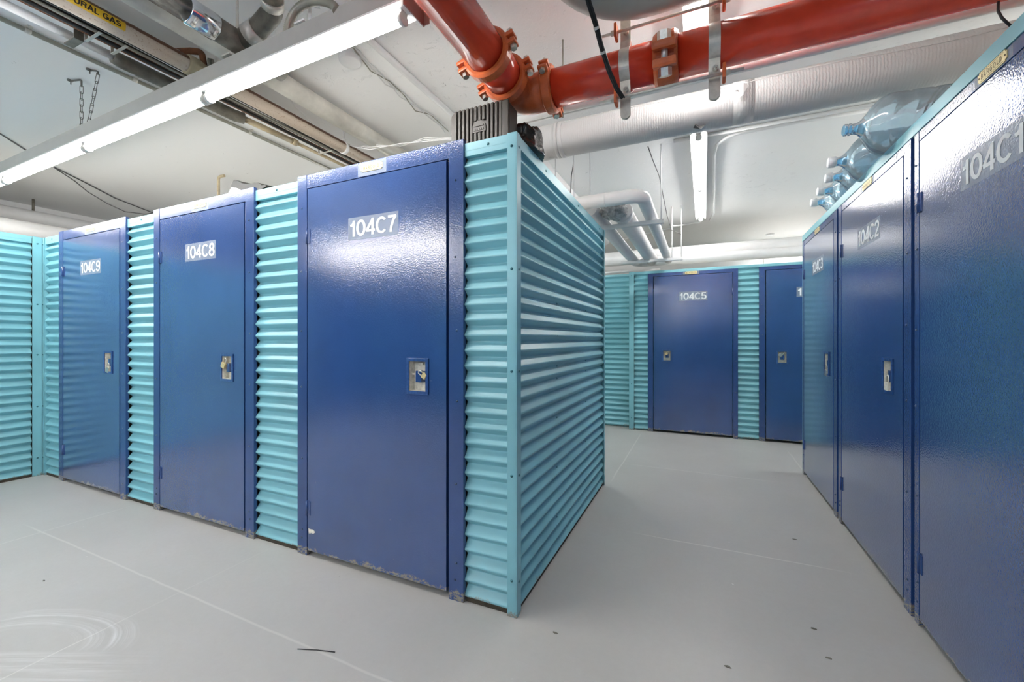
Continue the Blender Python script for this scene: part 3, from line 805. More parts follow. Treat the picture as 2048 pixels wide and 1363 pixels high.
# its end plate with knob
bm = B()
box(bm, -0.038, -0.033, -0.062, 0.062, -0.004, 0.14); box(bm, -0.062, -0.038, -0.062, -0.058, 0.0, 0.13)
mk('end_plate', bm, PINKP, FX, label='reddish brown end plate')
bm = B(); cyl(bm, (-0.038, -0.02, 0.10), (-0.07, -0.02, 0.10), 0.02, 14); mk('cable_knob', bm, GREYD, FX)
def chain(parent, a, b_, n):
    a, b_ = Vector(a), Vector(b_)
    for k in range(n):
        c = a.lerp(b_, (k + 0.5) / n); ax = (b_ - a).normalized(); ln = (b_ - a).length / n * 0.64
        bm = B()
        side = ax.orthogonal().normalized()
        if k % 2: side = ax.cross(side)
        w_ = 0.008
        loop = fillet([c - ax * ln, c - ax * ln + side * w_, c + ax * ln + side * w_, c + ax * ln - side * w_, c - ax * ln - side * w_, c - ax * ln], 0.007, 3)
        sweep(bm, loop, 0.0017, 6, caps=False)
        mk('chain_link', bm, DSTEEL, parent)
def hook_chain(label, hook_px, top, bot):
    e = empty('hanging_chain', (0, 0, 0), 0, label=label, category='chain')
    h = zp(*hook_px, CEIL)
    t = yp(*top, 1.25); b_ = Vector(bot)
    bm = B(); cyl(bm, (h.x, h.y, CEIL), (h.x, h.y, CEIL - 0.006), 0.014, 12)
    dv = Vector((t.x, t.y, CEIL - 0.008))
    sweep(bm, fillet([(h.x, h.y, CEIL - 0.006), dv, (t.x, t.y, t.z - 0.004)], 0.01, 4), 0.005, 8)
    cyl(bm, (h.x + .01, h.y, CEIL), (h.x + .01, h.y, CEIL - 0.03), 0.003, 8)
    mk('ceiling_hook', bm, DSTEEL, e)
    chain(e, (t.x, t.y, t.z - 0.004), b_, 7)
hook_chain('steel chain holding the strip light, left of the two', (140, 160), (163, 172), yp(163, 262, 1.25))
hook_chain('steel chain holding the strip light, right of the two', (178, 138), (196, 148), yp(176, 252, 1.28))
# hangers of the near end
for x_, lab in ((-1.53, 'flat white strap hanger near the end of the left strip light'), (-2.02, 'short rusty bracket hanger on the left strip light beside the flexible conduit')):
    bm = B(); box(bm, x_ - 0.008, x_ + 0.008, 1.268, 1.272, 2.545, CEIL)
    box(bm, x_ - 0.03, x_ + 0.03, 1.215, 1.30, 2.546, 2.553)
    o = mk('strap_hanger', bm, WHITE if x_ > -1.6 else STEEL, None, label=lab, category='hanger')

CX = strip_light('fluorescent_light', (0.0, 5.93, 2.765), (-0.015, 3.47, 2.76), 2, 'white fluorescent strip light on the ceiling over the right aisle, beyond the wide duct', housing_w=0.06, skirt=0.010)
NX = strip_light('fluorescent_light', (-0.02, 2.68, 2.765), (-0.02, 1.90, 2.765), 1, 'fluorescent strip light glimpsed above the red pipe', housing_w=0.06, skirt=0.010)
BX = strip_light('fluorescent_light', (-2.8, -1.15, 2.45), (-5.1, -1.15, 2.45), 2, 'fluorescent strip light behind the viewpoint, seen as the glare on door 104C7', housing_w=0.03, rods=True)
GLARE_BOOST = strip_light('fluorescent_light', (-2.8, -1.225, 2.45), (-5.1, -1.225, 2.45), 2, 'added strip doubling the one mirrored on door 104C7 to strengthen its glare', housing_w=0.03, rods=True)  # added twin strip, there to strengthen the glare on the corner door
FILL_RIGHT = strip_light('fluorescent_light', (0.3, -2.4, 2.5), (0.3, -0.3, 2.5), 2, 'added fill batten behind the viewpoint beside the right partition', bare=True, rods=True)  # invented fill lamp behind the camera, raises the overall brightness
FILL_REAR = strip_light('fluorescent_light', (-0.4, -2.0, 2.28), (-3.3, -2.0, 2.28), 3, 'added fill batten behind the viewpoint by the rear wall', bare=True, rods=True)  # another added fill lamp behind the camera, brightens the room
FILL_AISLE = strip_light('fluorescent_light', (-1.7, 4.75, 2.40), (-5.4, 4.75, 2.40), 3, 'unseen fill batten added over the aisle behind the left block of lockers', bare=True, rods=True)  # added out of view to brighten the ceiling over the left block
FILL_FAR = strip_light('fluorescent_light', (2.0, 8.0, 2.30), (0.8, 8.0, 2.30), 1, 'unseen fill batten added in the aisle behind the far lockers', bare=True, rods=True)  # hidden lamp added to lift the ceiling at the far end
FILL_ROW = strip_light('fluorescent_light', (2.8, 2.5, 2.46), (2.8, 5.6, 2.46), 3, 'unseen fill batten added behind the right row of lockers', bare=True, rods=True)  # hidden lamp added as fill for the ceiling on the right

# ------------------------------------------------------------------ red sprinkler main
PR = 0.085
RX, RY, RZ = -0.833, 1.932, 2.44
red = empty('sprinkler_pipe', (RX, RY, RZ), 0, label='large glossy red sprinkler pipe with an elbow hanging over the near locker corner', category='pipe')
def loc(p): return Vector(p) - Vector((RX, RY, RZ))
bm = B(); cyl(bm, loc((RX, -2.6, RZ)), loc((RX, 1.575, RZ)), PR, 40); mk('pipe_section', bm, REDP, red)
bm = B(); cyl(bm, loc((RX, 1.585, RZ)), loc((RX, 1.76, RZ)), PR, 40); mk('pipe_section', bm, REDP, red)
bm = B(); cyl(bm, loc((-0.665, RY, RZ)), loc((-0.14, RY, RZ)), PR, 40); mk('pipe_section', bm, REDP, red)
bm = B(); cyl(bm, loc((-0.132, RY, RZ)), loc((2.95, RY, RZ)), PR, 40); mk('pipe_section', bm, REDP, red)
bm = B()
sweep(bm, fillet([loc((RX, 1.762, RZ)), loc((RX, RY, RZ)), loc((-0.668, RY, RZ))], 0.155, 14), PR * 1.05, 40)
mk('elbow', bm, ORNG, red, label='orange cast elbow')
def hexnut(bm, p0, p1, r, mi=0): cyl(bm, p0, p1, r, 6, mi, False)
def coupling(c, axis, up, big=1.0):
    """grooved coupling: split ring with two bolted ears along +-up"""
    c = loc(c); ax = Vector(axis).normalized(); up = Vector(up).normalized(); sd = ax.cross(up).normalized()
    bm = B(); n = 40
    w_ = 0.026 * big
    pr = [(-w_, 1.0), (-w_, 1.14), (-w_ * 0.72, 1.25), (w_ * 0.72, 1.25), (w_, 1.14), (w_, 1.0)]
    rings = []
    for j in range(n):
        a = 2 * math.pi * j / n
        dr_ = up * math.cos(a) + sd * math.sin(a)
        rings.append([bm.verts.new(c + ax * q + dr_ * (PR * k + 0.001)) for q, k in pr])
    for j in range(n):
        A, B_ = rings[j], rings[(j + 1) % n]
        for k in range(len(pr)):
            f = bm.faces.new((A[k], A[(k + 1) % len(pr)], B_[(k + 1) % len(pr)], B_[k])); f.smooth = False
    M0 = Matrix((ax, sd, up)).transposed().to_4x4()
    for s in (1, -1):
        base = c + up * s * PR * 1.33
        for t in (1, -1):
            # ear: rounded pad either side of the split
            M = Matrix.Translation(base + sd * t * 0.017 * big) @ M0
            box(bm, -w_ * 0.95, w_ * 0.95, -0.0085 * big, 0.0085 * big, -0.028 * big, 0.024 * big, 0, 0.006 * big, M)
    ob = mk('coupling', bm, ORNG, red, label='orange grooved coupling')
    for s in (1, -1):
        base = c + up * s * (PR * 1.33 + 0.006)
        bm = B()
        cyl(bm, base - sd * 0.040 * big, base + sd * 0.040 * big, 0.007 * big, 12)
        for t in (1, -1): hexnut(bm, base + sd * t * 0.0265 * big, base + sd * t * 0.043 * big, 0.0145 * big)
        mk('coupling_bolt', bm, BOLTM, ob)
coupling((RX, 1.580, RZ), (0, 1, 0), (0.97, 0, 0.25))
coupling((RX, 1.762, RZ), (0, 1, 0), (0.97, 0, 0.25))
coupling((-0.668, RY, RZ), (1, 0, 0), (0, -0.9, 0.45), 0.95)
coupling((-0.136, RY, RZ), (1, 0, 0), (0, -0.93, -0.37), 1.9)
# sway-brace: steel straps, threaded rods, square orange washers
for sx in (-0.306, 0.051):
    st = empty('pipe_hanger', (sx, RY, RZ), 0, label='steel strap hanger around the red pipe, ' + ('left of the big bolted coupling' if sx < 0 else 'right of the big bolted coupling'), category='pipe hanger')
    bm = B(); wd = 0.022
    outl = []
    r_ = PR + 0.0015
    ang0 = 62
    a_ = [(math.cos(R(t)) * -r_, math.sin(R(t)) * r_) for t in range(ang0, -ang0 - 1, -6)]   # front arc, from top to bottom
    path = [(-0.03, CEIL - RZ), (-0.03, 0.115)] + a_ + [(-0.036, -0.12), (-0.036, -0.215)]
    th = 0.003
    def ribbon(path, y_sign=1):
        va = []
        for i, (y, z) in enumerate(path):
            j0, j1 = max(0, i - 1), min(len(path) - 1, i + 1)
            tx, tz = path[j1][0] - path[j0][0], path[j1][1] - path[j0][1]; l_ = math.hypot(tx, tz)
            nx, nz = -tz / l_ * th, tx / l_ * th
            va.append([bm.verts.new((s * wd, y + k * nx, z + k * nz)) for s, k in ((-1, 0), (1, 0), (1, 1), (-1, 1))])
        for A, C_ in zip(va, va[1:]):
            for j in range(4): bm.faces.new((A[j], A[(j + 1) % 4], C_[(j + 1) % 4], C_[j]))
        bm.faces.new(va[0]); bm.faces.new(list(reversed(va[-1])))
    ribbon(path)
    cyl(bm, (0, -0.039, -0.215), (0, -0.033, -0.215), wd, 20)
    mk('strap', bm, STEEL, st)
    bm = B()
    ribbon([(-0.022, 0.2), (-0.022, 0.115)] + [(math.cos(R(t)) * r_, math.sin(R(t)) * r_) for t in range(ang0, -ang0 - 1, -6)] + [(-0.026, -0.12), (-0.026, -0.215)])
    cyl(bm, (0, -0.029, -0.215), (0, -0.023, -0.215), wd, 20)
    mk('strap', bm, STEEL, st)
    for zz in (0.142, -0.115):
        bm = B(); hexnut(bm, (0.004, -0.052, zz), (0.004, -0.036, zz), 0.012); cyl(bm, (0.004, -0.060, zz), (0.004, -0.02, zz), 0.006, 10)
        mk('strap_bolt', bm, BOLTM, st)
for zz, lab in ((2.573, 'upper threaded rod joining the two strap hangers on the red pipe'), (2.283, 'lower threaded rod joining the two strap hangers on the red pipe')):
    rd = empty('threaded_rod', (-0.13, 1.862, zz), 0, label=lab, category='threaded rod')
    bm = B(); cyl(bm, (-0.285, 0, 0), (0.285, 0, 0), 0.0062, 12); mk('rod', bm, STEEL, rd)
    for sx, q in ((-0.306 + 0.13 - 0.034, 1), (0.051 + 0.13 + 0.034, -1)):
        bm = B(); box(bm, sx - 0.0065, sx + 0.0065, -0.026, 0.026, -0.03, 0.03, 0, 0.006); mk('washer', bm, ORNG, rd, label='orange square washer')
        bm = B(); hexnut(bm, (sx - 0.007 * q, 0, 0), (sx - 0.022 * q, 0, 0), 0.0125); mk('nut', bm, BOLTM, rd)

# ------------------------------------------------------------------ ducts and pipes
def pipe(name, pts, r, m, label, cat='pipe', fr=0.1, n=24, **kw):
    bm = B(); sweep(bm, fillet(pts, fr, 8), r, n)
    return mk(name, bm, m, None, label=label, category=cat, **kw)
# wide wrapped white duct crossing behind the red pipe
dct = empty('white_duct', (0, 2.83, 2.63), 0, label='wide white wrapped duct crossing over both rows of lockers', category='duct')
bm = B(); sweep(bm, fillet([(-1.25, 3.0, 0), (-1.25, 0, 0), (1.62, 0, 0), (1.62, 0, 0.2)], 0.2, 8), 0.115, 40); mk('duct_run', bm, DUCT, dct)
bm = B(); cyl(bm, (-0.93, 0, 0), (-0.90, 0, 0), 0.1175, 40); cyl(bm, (-0.90, 0, 0), (-0.87, 0, 0), 0.1195, 40); mk('duct_band', bm, DUCT, dct)
bm = B(); cyl(bm, (0.175, 0, 0), (0.28, 0, 0), 0.1172, 40); mk('duct_band', bm, DUCT, dct)
bm = B()
wp = [( -0.9 + 0.09 * k, -0.1165 * math.cos(R(40 + 7 * math.sin(k * 0.5) - k * 0.6)), 0.1165 * math.sin(R(40 + 7 * math.sin(k * 0.5) - k * 0.6))) for k in range(29)]
sweep(bm, wp, 0.0016, 6); mk('loose_wire', bm, WHITE, dct)
def flake(bm, c, pts, M=None):
    vs = [bm.verts.new(Vector(c) + Vector(p)) for p in pts]; f = bm.faces.new(vs)
    r = bmesh.ops.extrude_face_region(bm, geom=[f]); 
    for v in r['geom']:
        if isinstance(v, bmesh.types.BMVert): v.co += Vector((0.0, 0.001, 0.0012))
bm = B(); flake(bm, (-0.02, -0.04, -0.113), [(-0.022, 0, 0), (0.02, -0.01, -0.02), (0.055, 0, 0.012), (0.012, -0.004, 0.0), (-0.01, -0.02, 0.035), (-0.012, -0.02, 0.008)])
mk('torn_tape', bm, DGREY, dct, label='dark scrap of torn tape')
bm = B(); flake(bm, (0.19, -0.125, -0.005), [(0, 0, -0.03), (0.03, -0.02, -0.02), (0.055, -0.01, 0.03), (0.03, -0.025, 0.045), (-0.01, -0.02, 0.03), (0.012, -0.012, 0.005)])
flake(bm, (0.17, -0.12, 0.02), [(0, 0, 0), (0.025, -0.012, -0.004), (0.02, -0.018, 0.014), (-0.005, -0.01, 0.016)])
mk('torn_tape', bm, WHITE, dct, label='peeling flap of white tape')

# big grey pipe above the red pipe, turning towards the viewer
GX = 0.13
gx = xp  # noqa
g_x = -0.435
pipe('grey_pipe', [(2.9, 1.735, 2.665), (g_x, 1.735, 2.665), (g_x, -2.5, 2.665)], GX, GREYP, 'fat smooth grey pipe with a rounded bend at the top of the picture', fr=0.26, n=40)

pipe('white_conduit', [(-1.3, 2.19, 2.478), (2.9, 2.19, 2.478)], 0.019, WHITE, 'thin white conduit running just below and behind the red pipe', 'conduit')
pipe('white_conduit', [(-1.2, 2.27, 2.50), (2.9, 2.27, 2.53)], 0.012, WHITE, 'thinnest white conduit between the red pipe and the wide duct', 'conduit')
bm = B(); cyl(bm, (-0.68, 2.165, 2.42), (-0.68, 2.165, CEIL), 0.0045, 8); mk('hanger_rod', bm, CONDU, None, label='dark thin rod dropping from the ceiling behind the red elbow', category='hanger rod')
pipe('white_conduit', [(-0.2, 3.62, 2.826), (2.9, 3.62, 2.826)], 0.014, WHITE, 'white conduit straight along the ceiling just beyond the wide duct', 'conduit')
cc = [zp(1760, 217, 2.82), zp(1600, 243, 2.82), zp(1500, 262, 2.82), zp(1455, 272, 2.82), zp(1433, 290, 2.82), zp(1428, 310, 2.82), zp(1428, 360, 2.82), zp(1428, 425, 2.82), zp(1420, 440, 2.82)]
pipe('white_conduit', cc, 0.013, WHITE, 'white ceiling conduit bending round beside the right aisle light', 'conduit', fr=0.12)
pipe('white_conduit', [zp(1230, 482, 2.825), zp(1385, 446, 2.825), zp(1400, 444, 2.825)], 0.012, WHITE, 'white conduit feeding the far end of the right aisle light', 'conduit')

# three insulated pipes over the aisle end
PZ = 2.27
P1 = empty('white_insulated_pipe', (-0.389, 3.15, PZ), 0, label='white insulated pipe that bends off the island top, rightmost of three', category='pipe')
bm = B(); sweep(bm, fillet([(-1.6, 0.0, 0), (0, 0, 0), (0, 2.80, 0)], 0.09, 8), 0.051, 28); mk('pipe_run', bm, WHITE, P1)
bm = B(); cyl(bm, (-0.27, 0, 0), (-0.262, 0, 0), 0.0525, 28); mk('wrap_seam', bm, WHITE, P1)
P2 = empty('white_insulated_pipe', (-0.603, 3.30, PZ), 0, label='white insulated pipe with torn wrapping, middle of three', category='pipe')
bm = B(); cyl(bm, (0, 0.25, 0.02), (0, 2.62, 0.02), 0.080, 28); mk('pipe_run', bm, WHITE, P2)
bm = B()
bmesh.ops.create_icosphere(bm, subdivisions=4, radius=1.0)
from mathutils import noise as mn
for v in bm.verts:
    n_ = v.co.normalized(); d_ = 1 + 0.35 * mn.noise(n_ * 3.1) + 0.12 * mn.noise(n_ * 9)
    v.co = Vector((n_.x * 0.105 * d_ - 0.045, n_.y * 0.13 * d_ + 0.14, n_.z * 0.066 * d_ + 0.0))
for f in bm.faces: f.smooth = True
mk('torn_wrapping', bm, INSUL, P2, label='bunched grey torn wrapping')
bm = B(); cyl(bm, (0, 0.27, 0.02), (0, 0.34, 0.02), 0.085, 28); mk('pipe_collar', bm, WHITE, P2)
P3 = empty('white_insulated_pipe', (-0.815, 3.3, PZ), 0, label='white insulated pipe beside the island wall, leftmost of three', category='pipe')
bm = B(); sweep(bm, fillet([(0, 0.0, 0), (0, 2.62, 0.0), (3.7, 2.62, -0.01)], 0.12, 8), 0.062, 28); mk('pipe_run', bm, WHITE, P3)
def trapeze(name, x0, x1, y, z, rods, label):
    e = empty(name, ((x0 + x1) / 2, y, z), 0, label=label, category='pipe support'); hw_ = (x1 - x0) / 2
    bm = B(); box(bm, -hw_, hw_, -0.02, 0.02, -0.02, 0.0); box(bm, -hw_, hw_, -0.02, -0.017, 0.0, 0.012); box(bm, -hw_, hw_, 0.017, 0.02, 0.0, 0.012); mk('strut_channel', bm, WHITE, e)
    for rx in rods:
        bm = B(); cyl(bm, (rx - (x0 + x1) / 2, 0, -0.03), (rx - (x0 + x1) / 2, 0, CEIL - z), 0.006, 10); mk('rod', bm, WHITE, e)
    return e
trapeze('pipe_trapeze', -1.0, -0.28, 3.66, PZ - 0.07, (-0.30,), 'near white strut cradle under the three insulated pipes')
t2 = trapeze('pipe_trapeze', -0.93, -0.20, 5.45, PZ - 0.07, (-0.32, -0.215), 'far white strut cradle with two rods under the three insulated pipes')
bm = B(); box(bm, 0.22, 0.37, -0.012, 0.012, 0.395, 0.405); mk('top_bar', bm, WHITE, t2)
for x_, z0, lab in ((-0.772, PZ + 0.04, 'right'), (-0.90, PZ + 0.04, 'middle'), (-1.05, PZ + 0.04, 'left')):
    bm = B(); cyl(bm, (x_, 3.15, z0), (x_, 3.15, CEIL), 0.005, 8)
    mk('hanger_rod', bm, WHITE, None, label='thin white rod above the island pipe, %s of three' % ({'left': 'leftmost', 'middle': 'middle', 'right': 'rightmost'}[lab]), category='hanger rod')
pipe('white_insulated_pipe', [(-3.6, 6.10, 2.375), (2.95, 6.10, 2.375)], 0.10, WHITE, 'fat white insulated pipe running above the far lockers', n=32)
pipe('white_conduit', [(-2.5, 5.95, 2.16), (-0.5, 5.95, 2.16)], 0.016, WHITE, 'thin white pipe lying on top of the set back far locker', 'conduit')
# thin grey cable that drops from the duct to the far cradle
bm = B(); pts = [yp(1296, 293, 3.2), yp(1305, 318, 3.4), yp(1318, 350, 3.7), yp(1326, 390, 4.2), yp(1334, 430, 4.8), yp(1343, 460, 5.4), yp(1362, 468, 5.43)]
sweep(bm, pts, 0.004, 6); mk('grey_cable', bm, DGREY, None, label='thin grey cable sagging from the duct to the far pipe cradle', category='cable')
bm = B(); pts = [yp(1148, 322, 3.3), yp(1143, 350, 3.3), yp(1141, 385, 3.3), yp(1141, 400, 3.3)]
sweep(bm, pts, 0.004, 6); mk('grey_cable', bm, DGREY, None, label='short grey cable hanging beside the white rods over the island', category='cable')
p_ = zp(1540, 468, CEIL)
bm = B(); lathe(bm, [(0, 0.001), (0, 0.055), (0.012, 0.06), (0.014, 0.06)], Matrix.Translation((p_.x, p_.y, CEIL - 0.014)), 24); mk('ceiling_disc', bm, CAPW, None, label='small round white cover on the ceiling near the far wall', category='ceiling cover')

# black cable bundle in front of the red pipe
cb = empty('cable_bundle', (0, 0, 0), 0, label='black zip-tied cable bundle hanging in front of the red pipe', category='cable')
base = [yp(1160, -60, 1.42), yp(1178, 8, 1.55), yp(1190, 45, 1.62), yp(1203, 95, 1.70), yp(1218, 142, 1.77), yp(1232, 175, 1.82), yp(1246, 196, 1.845)]
for k, (dx, dy) in enumerate(((0, 0), (0.007, 0.002), (-0.006, 0.004))):
    bm = B(); sweep(bm, [Vector(p) + Vector((dx, dy, 0)) for p in base], 0.0038, 8); mk('cable', bm, BLACKC, cb)
for i in (2, 3):
    q = base[i].lerp(base[i + 1], 0.2); tdir = (base[i + 1] - base[i]).normalized()
    bm = B(); cyl(bm, q - tdir * 0.004, q + tdir * 0.004, 0.0115, 12); mk('zip_tie', bm, PAPERM, cb)
bm = B(); sweep(bm, fillet([yp(1998, -40, 1.95), yp(1996, 22, 1.95), yp(2004, 36, 1.95), yp(2030, 60, 1.95)], 0.02, 5), 0.004, 8)
mk('black_cable', bm, BLACKC, None, label='black cable hooking down at the top right corner', category='cable')

# ------------------------------------------------------------------ left ceiling services
gas = empty('gas_pipe', (-2.5, 0, 2.69), 0, label='rust-topped cream gas pipe with a yellow NATURAL GAS label', category='pipe')
bm = B(); cyl(bm, (0, -2.5, 0), (0, 4.5, 0), 0.042, 32); mk('pipe_run', bm, GASM, gas)
gy = 1.345
bm = B(); sweep(bm, [(0, gy - 0.045, 0), (0, gy - 0.038, 0), (0, gy + 0.038, 0), (0, gy + 0.045, 0)], [0.046, 0.052, 0.052, 0.046], 32); mk('pipe_coupling', bm, TAN, gas)
bm = B()
lr = 0.0425
for j in range(12):
    a0, a1 = R(56 + 54 * j / 12), R(56 + 54 * (j + 1) / 12)
    v = [bm.verts.new((lr * math.sin(a), y, -lr * math.cos(a))) for a, y in ((a0, 0.775), (a0, 1.03), (a1, 1.03), (a1, 0.775))]
    bm.faces.new(v).material_index = 0
put_text(bm, 'NATURAL GAS', lambda u, v: Vector(((lr + .0005) * math.sin(R(83) + v / lr), 0.9 + u, -(lr + .0005) * math.cos(R(83) + v / lr))), 1, 0.228, 0.023, 0.02, 1.06, True)
mk('pipe_label', bm, [YELLOW, BLACKT], gas, label='yellow label reading NATURAL GAS')
# strap hanger round the gas pipe
hs = empty('pipe_hanger', (-2.5, 2.38, 2.69), 0, label='white strap hanger with a rod round the gas pipe near door 104C7', category='pipe hanger')
bm = B(); cyl(bm, (0, -0.014, 0), (0, 0.014, 0), 0.046, 28); mk('strap', bm, WHITE, hs)
bm = B(); cyl(bm, (0.0, 0, 0.044), (0.0, 0, CEIL - 2.69), 0.006, 8); mk('rod', bm, WHITE, hs)
bm = B(); cyl(bm, (0.0, 0, 0.04), (0.0, 0, 0.065), 0.018, 10); mk('nut', bm, WHITE, hs)

pipe('grey_conduit', [(-3.19, -2.5, 2.824), (-3.19, 4.5, 2.824)], 0.0115, CONDU, 'thin grey conduit straight along the left ceiling', 'conduit', n=14)
for y_, lab in ((0.93, 'nearer'), (1.38, 'middle'), (2.1, 'farther')):
    bm = B(); cyl(bm, (-3.19, y_ - 0.012, 2.824), (-3.19, y_ + 0.012, 2.824), 0.0135, 16); box(bm, -3.19, -3.155, y_ - 0.01, y_ + 0.01, 2.832, 2.84)
    mk('conduit_clip', bm, STEEL, None, label='%s steel clip on the thin grey ceiling conduit' % lab, category='clip')
gp = empty('grey_iron_pipe', (-2.81, 0, 2.70), 0, label='old dark grey iron pipe running beside the gas pipe', category='pipe')
y0_ = 1.12
bm = B(); sweep(bm, [(0, y0_, 0), (0, y0_ + 0.03, 0), (0, 1.75, 0), (0.02, 1.80, 0)], [0.030, 0.037, 0.037, 0.036], 28); mk('pipe_run', bm, GREYD, gp)
bm = B(); cyl(bm, (0.015, 1.80, 0), (0.03, 2.15, 0.0), 0.020, 20); cyl(bm, (0.03, 2.15, 0), (0.03, 2.19, 0), 0.024, 20); cyl(bm, (0.03, 2.19, 0), (0.045, 4.4, 0), 0.012, 16); mk('pipe_run', bm, TAN, gp)
bm = B(); cyl(bm, (-0.0, -2.5, 0.005), (0.0, y0_, 0.005), 0.020, 20); mk('pipe_run', bm, WHITE, gp)
bm = B(); cyl(bm, (-0.02, 1.42, -0.02), (-0.02, 1.42, -0.125), 0.013, 14); cyl(bm, (-0.02, 1.42, -0.115), (-0.02, 1.42, -0.15), 0.019, 14); mk('drop_nipple', bm, GREYD, gp)
bm = B(); box(bm, -0.035, 0.07, 0.95, 0.985, -0.032, -0.027); box(bm, 0.066, 0.071, 0.95, 0.985, -0.03, 0.14); mk('bracket', bm, GREYD, gp)
pipe('tan_pipe', [(-2.63, -2.5, 2.765), (-2.63, 2.2, 2.765)], 0.036, TAN, 'tan pipe half hidden behind the cables next to the gas pipe', n=24)
for k, (x_, z_, r_, m_, lab) in enumerate(((-2.70, 2.71, 0.012, RUST, 'brown cable lowest in the bundle beside the gas pipe'), (-2.675, 2.70, 0.009, BLACKC, 'black cable second in the bundle beside the gas pipe'), (-2.65, 2.715, 0.011, BLACKC, 'thick black cable third in the bundle beside the gas pipe'), (-2.63, 2.70, 0.007, CONDU, 'grey cable fourth in the bundle beside the gas pipe'), (-2.605, 2.71, 0.009, BLACKC, 'black cable nearest to the gas pipe'), (-2.72, 2.735, 0.007, ORANGEC, 'thin brown cable at the outside of the bundle'))):
    bm = B(); pts = [(x_ + 0.012 * math.sin(q * 0.9 + k * 1.7), -2.4 + q * 0.42, z_ - 0.012 * abs(math.sin(q * 0.55 + k * 0.9))) for q in range(17)]
    sweep(bm, pts, r_, 10); mk('service_cable', bm, m_, None, label=lab, category='cable', group='cables bundled beside the gas pipe')
for y_, lab in ((0.99, 'nearer'), (1.09, 'middle'), (2.35, 'farther')):
    bm = B(); box(bm, -2.735, -2.59, y_ - 0.006, y_ + 0.006, 2.672, 2.676); box(bm, -2.735, -2.731, y_ - 0.006, y_ + 0.006, 2.674, CEIL)
    mk('cable_strap', bm, STEEL, None, label='%s thin metal strap holding the cable bundle' % lab, category='cable strap')
# fat pale pipe and the chrome banded drain
pipe('pale_pipe', [(-2.28, -2.5, 2.755), (-2.28, 4.5, 2.745)], 0.058, mat_simple('weathered_white_pipe', (0.62, 0.60, 0.54), 0.45, 0, 0.22, 6, 0.3, 15), 'fat weathered white pipe along the ceiling between the gas pipe and the corner', n=32)
dr_ = empty('drain_pipe', (-2.01, 0, 2.635), 0, label='dark metal drain pipe with shiny clamp bands and a branch at the top left', category='pipe')
bm = B(); cyl(bm, (0, -2.4, 0), (0, 1.06, 0), 0.050, 28); mk('pipe_run', bm, mat_simple('blackened_steel', (0.17, 0.165, 0.15), 0.22, 0.85, 0.5, 28, 0.3, 60), dr_)
bm = B(); cyl(bm, (0, 0.85, 0), (0, 0.887, 0), 0.0515, 28); mk('clamp_band', bm, CHROME, dr_, label='shiny steel band')
bm = B(); sweep(bm, [(0, 1.045, 0), (0, 1.05, 0), (0, 1.16, 0), (0, 1.165, 0)], [0.05, 0.056, 0.056, 0.051], 28); mk('clamp_band', bm, CHROME, dr_, label='wide shiny clamp band')
for y_ in (1.065, 1.145):
    bm = B(); cyl(bm, (0.02, y_, -0.058), (0.05, y_ , -0.04), 0.006, 10); hexnut(bm, (0.012, y_, -0.062), (0.022, y_, -0.057), 0.010); mk('clamp_screw', bm, BOLTM, dr_)
bm = B(); cyl(bm, (0, 1.16, 0), (0, 1.50, 0.0), 0.052, 28)
br0 = Vector((0.0, 1.27, 0.0)); b1 = zp(515, 60, 2.67) - Vector((-2.01, 0, 2.635)); b2 = zp(545, 25, 2.70) - Vector((-2.01, 0, 2.635)); b3 = zp(542, -40, 2.73) - Vector((-2.01, 0, 2.635))
sweep(bm, fillet([br0, b1, b2, b3], 0.07, 6), 0.043, 24); mk('wye_fitting', bm, GREYD, dr_)
t_ = (b1 - br0).normalized(); c_ = br0.lerp(b1, 0.80)
bm = B(); cyl(bm, c_ - t_ * 0.03, c_ + t_ * 0.03, 0.0495, 24); mk('clamp_band', bm, STEEL, dr_)
t_ = (b3 - b2).normalized(); c_ = b2.lerp(b3, 0.35)
bm = B(); cyl(bm, c_ - t_ * 0.02, c_ + t_ * 0.02, 0.048, 24); mk('clamp_band', bm, STEEL, dr_)
# rusty little valve over the gas pipe
vv = empty('drain_valve', zp(375, 105, 2.78), 0, label='small rusty valve and nipples just above the gas pipe coupling', category='valve')
bm = B(); cyl(bm, (-0.16, -0.10, 0), (-0.02, -0.02, -0.02), 0.016, 14); cyl(bm, (-0.07, -0.05, -0.01), (-0.02, -0.02, -0.02), 0.024, 14); mk('nipple', bm, STEEL, vv)
bm = B(); sweep(bm, fillet([(-0.05, -0.03, -0.0), (0.03, 0.0, 0.0), (0.075, 0.03, 0.0), (0.075, 0.045, -0.09)], 0.02, 5), 0.016, 14); mk('nipple', bm, RUST, vv)
bm = B(); cyl(bm, (0.085, 0.06, -0.05), (0.10, 0.075, -0.05), 0.03, 8); mk('valve_handle', bm, GREYD, vv)
# flexible conduit arching to the left light
fc = [yp(573, 74, 1.24), yp(578, 45, 1.24), yp(592, 18, 1.24), yp(618, 3, 1.24), yp(645, 1, 1.24), yp(668, 10, 1.24), yp(676, 26, 1.22)]
fp = []
for i in range(len(fc) - 1):
    for k in range(16): fp.append(fc[i].lerp(fc[i + 1], k / 16))
fp = [sum((fp[max(0, min(len(fp) - 1, i + d_))] for d_ in range(-8, 9)), Vector()) / 17 for i in range(len(fp))]
bm = B(); sweep(bm, fp, [0.0155 + 0.0022 * (i % 2) for i in range(len(fp))], 16); mk('flexible_conduit', bm, CONDU, None, label='ribbed grey flexible conduit arching down to the left strip light', category='conduit')
pipe('white_conduit', [(-1.615, -2.4, 2.82), (-1.615, 4.5, 2.82)], 0.019, WHITE, 'straight white ceiling conduit leading to the black bag on the corner locker', 'conduit', n=18)
jb = zp(700, 112, CEIL)
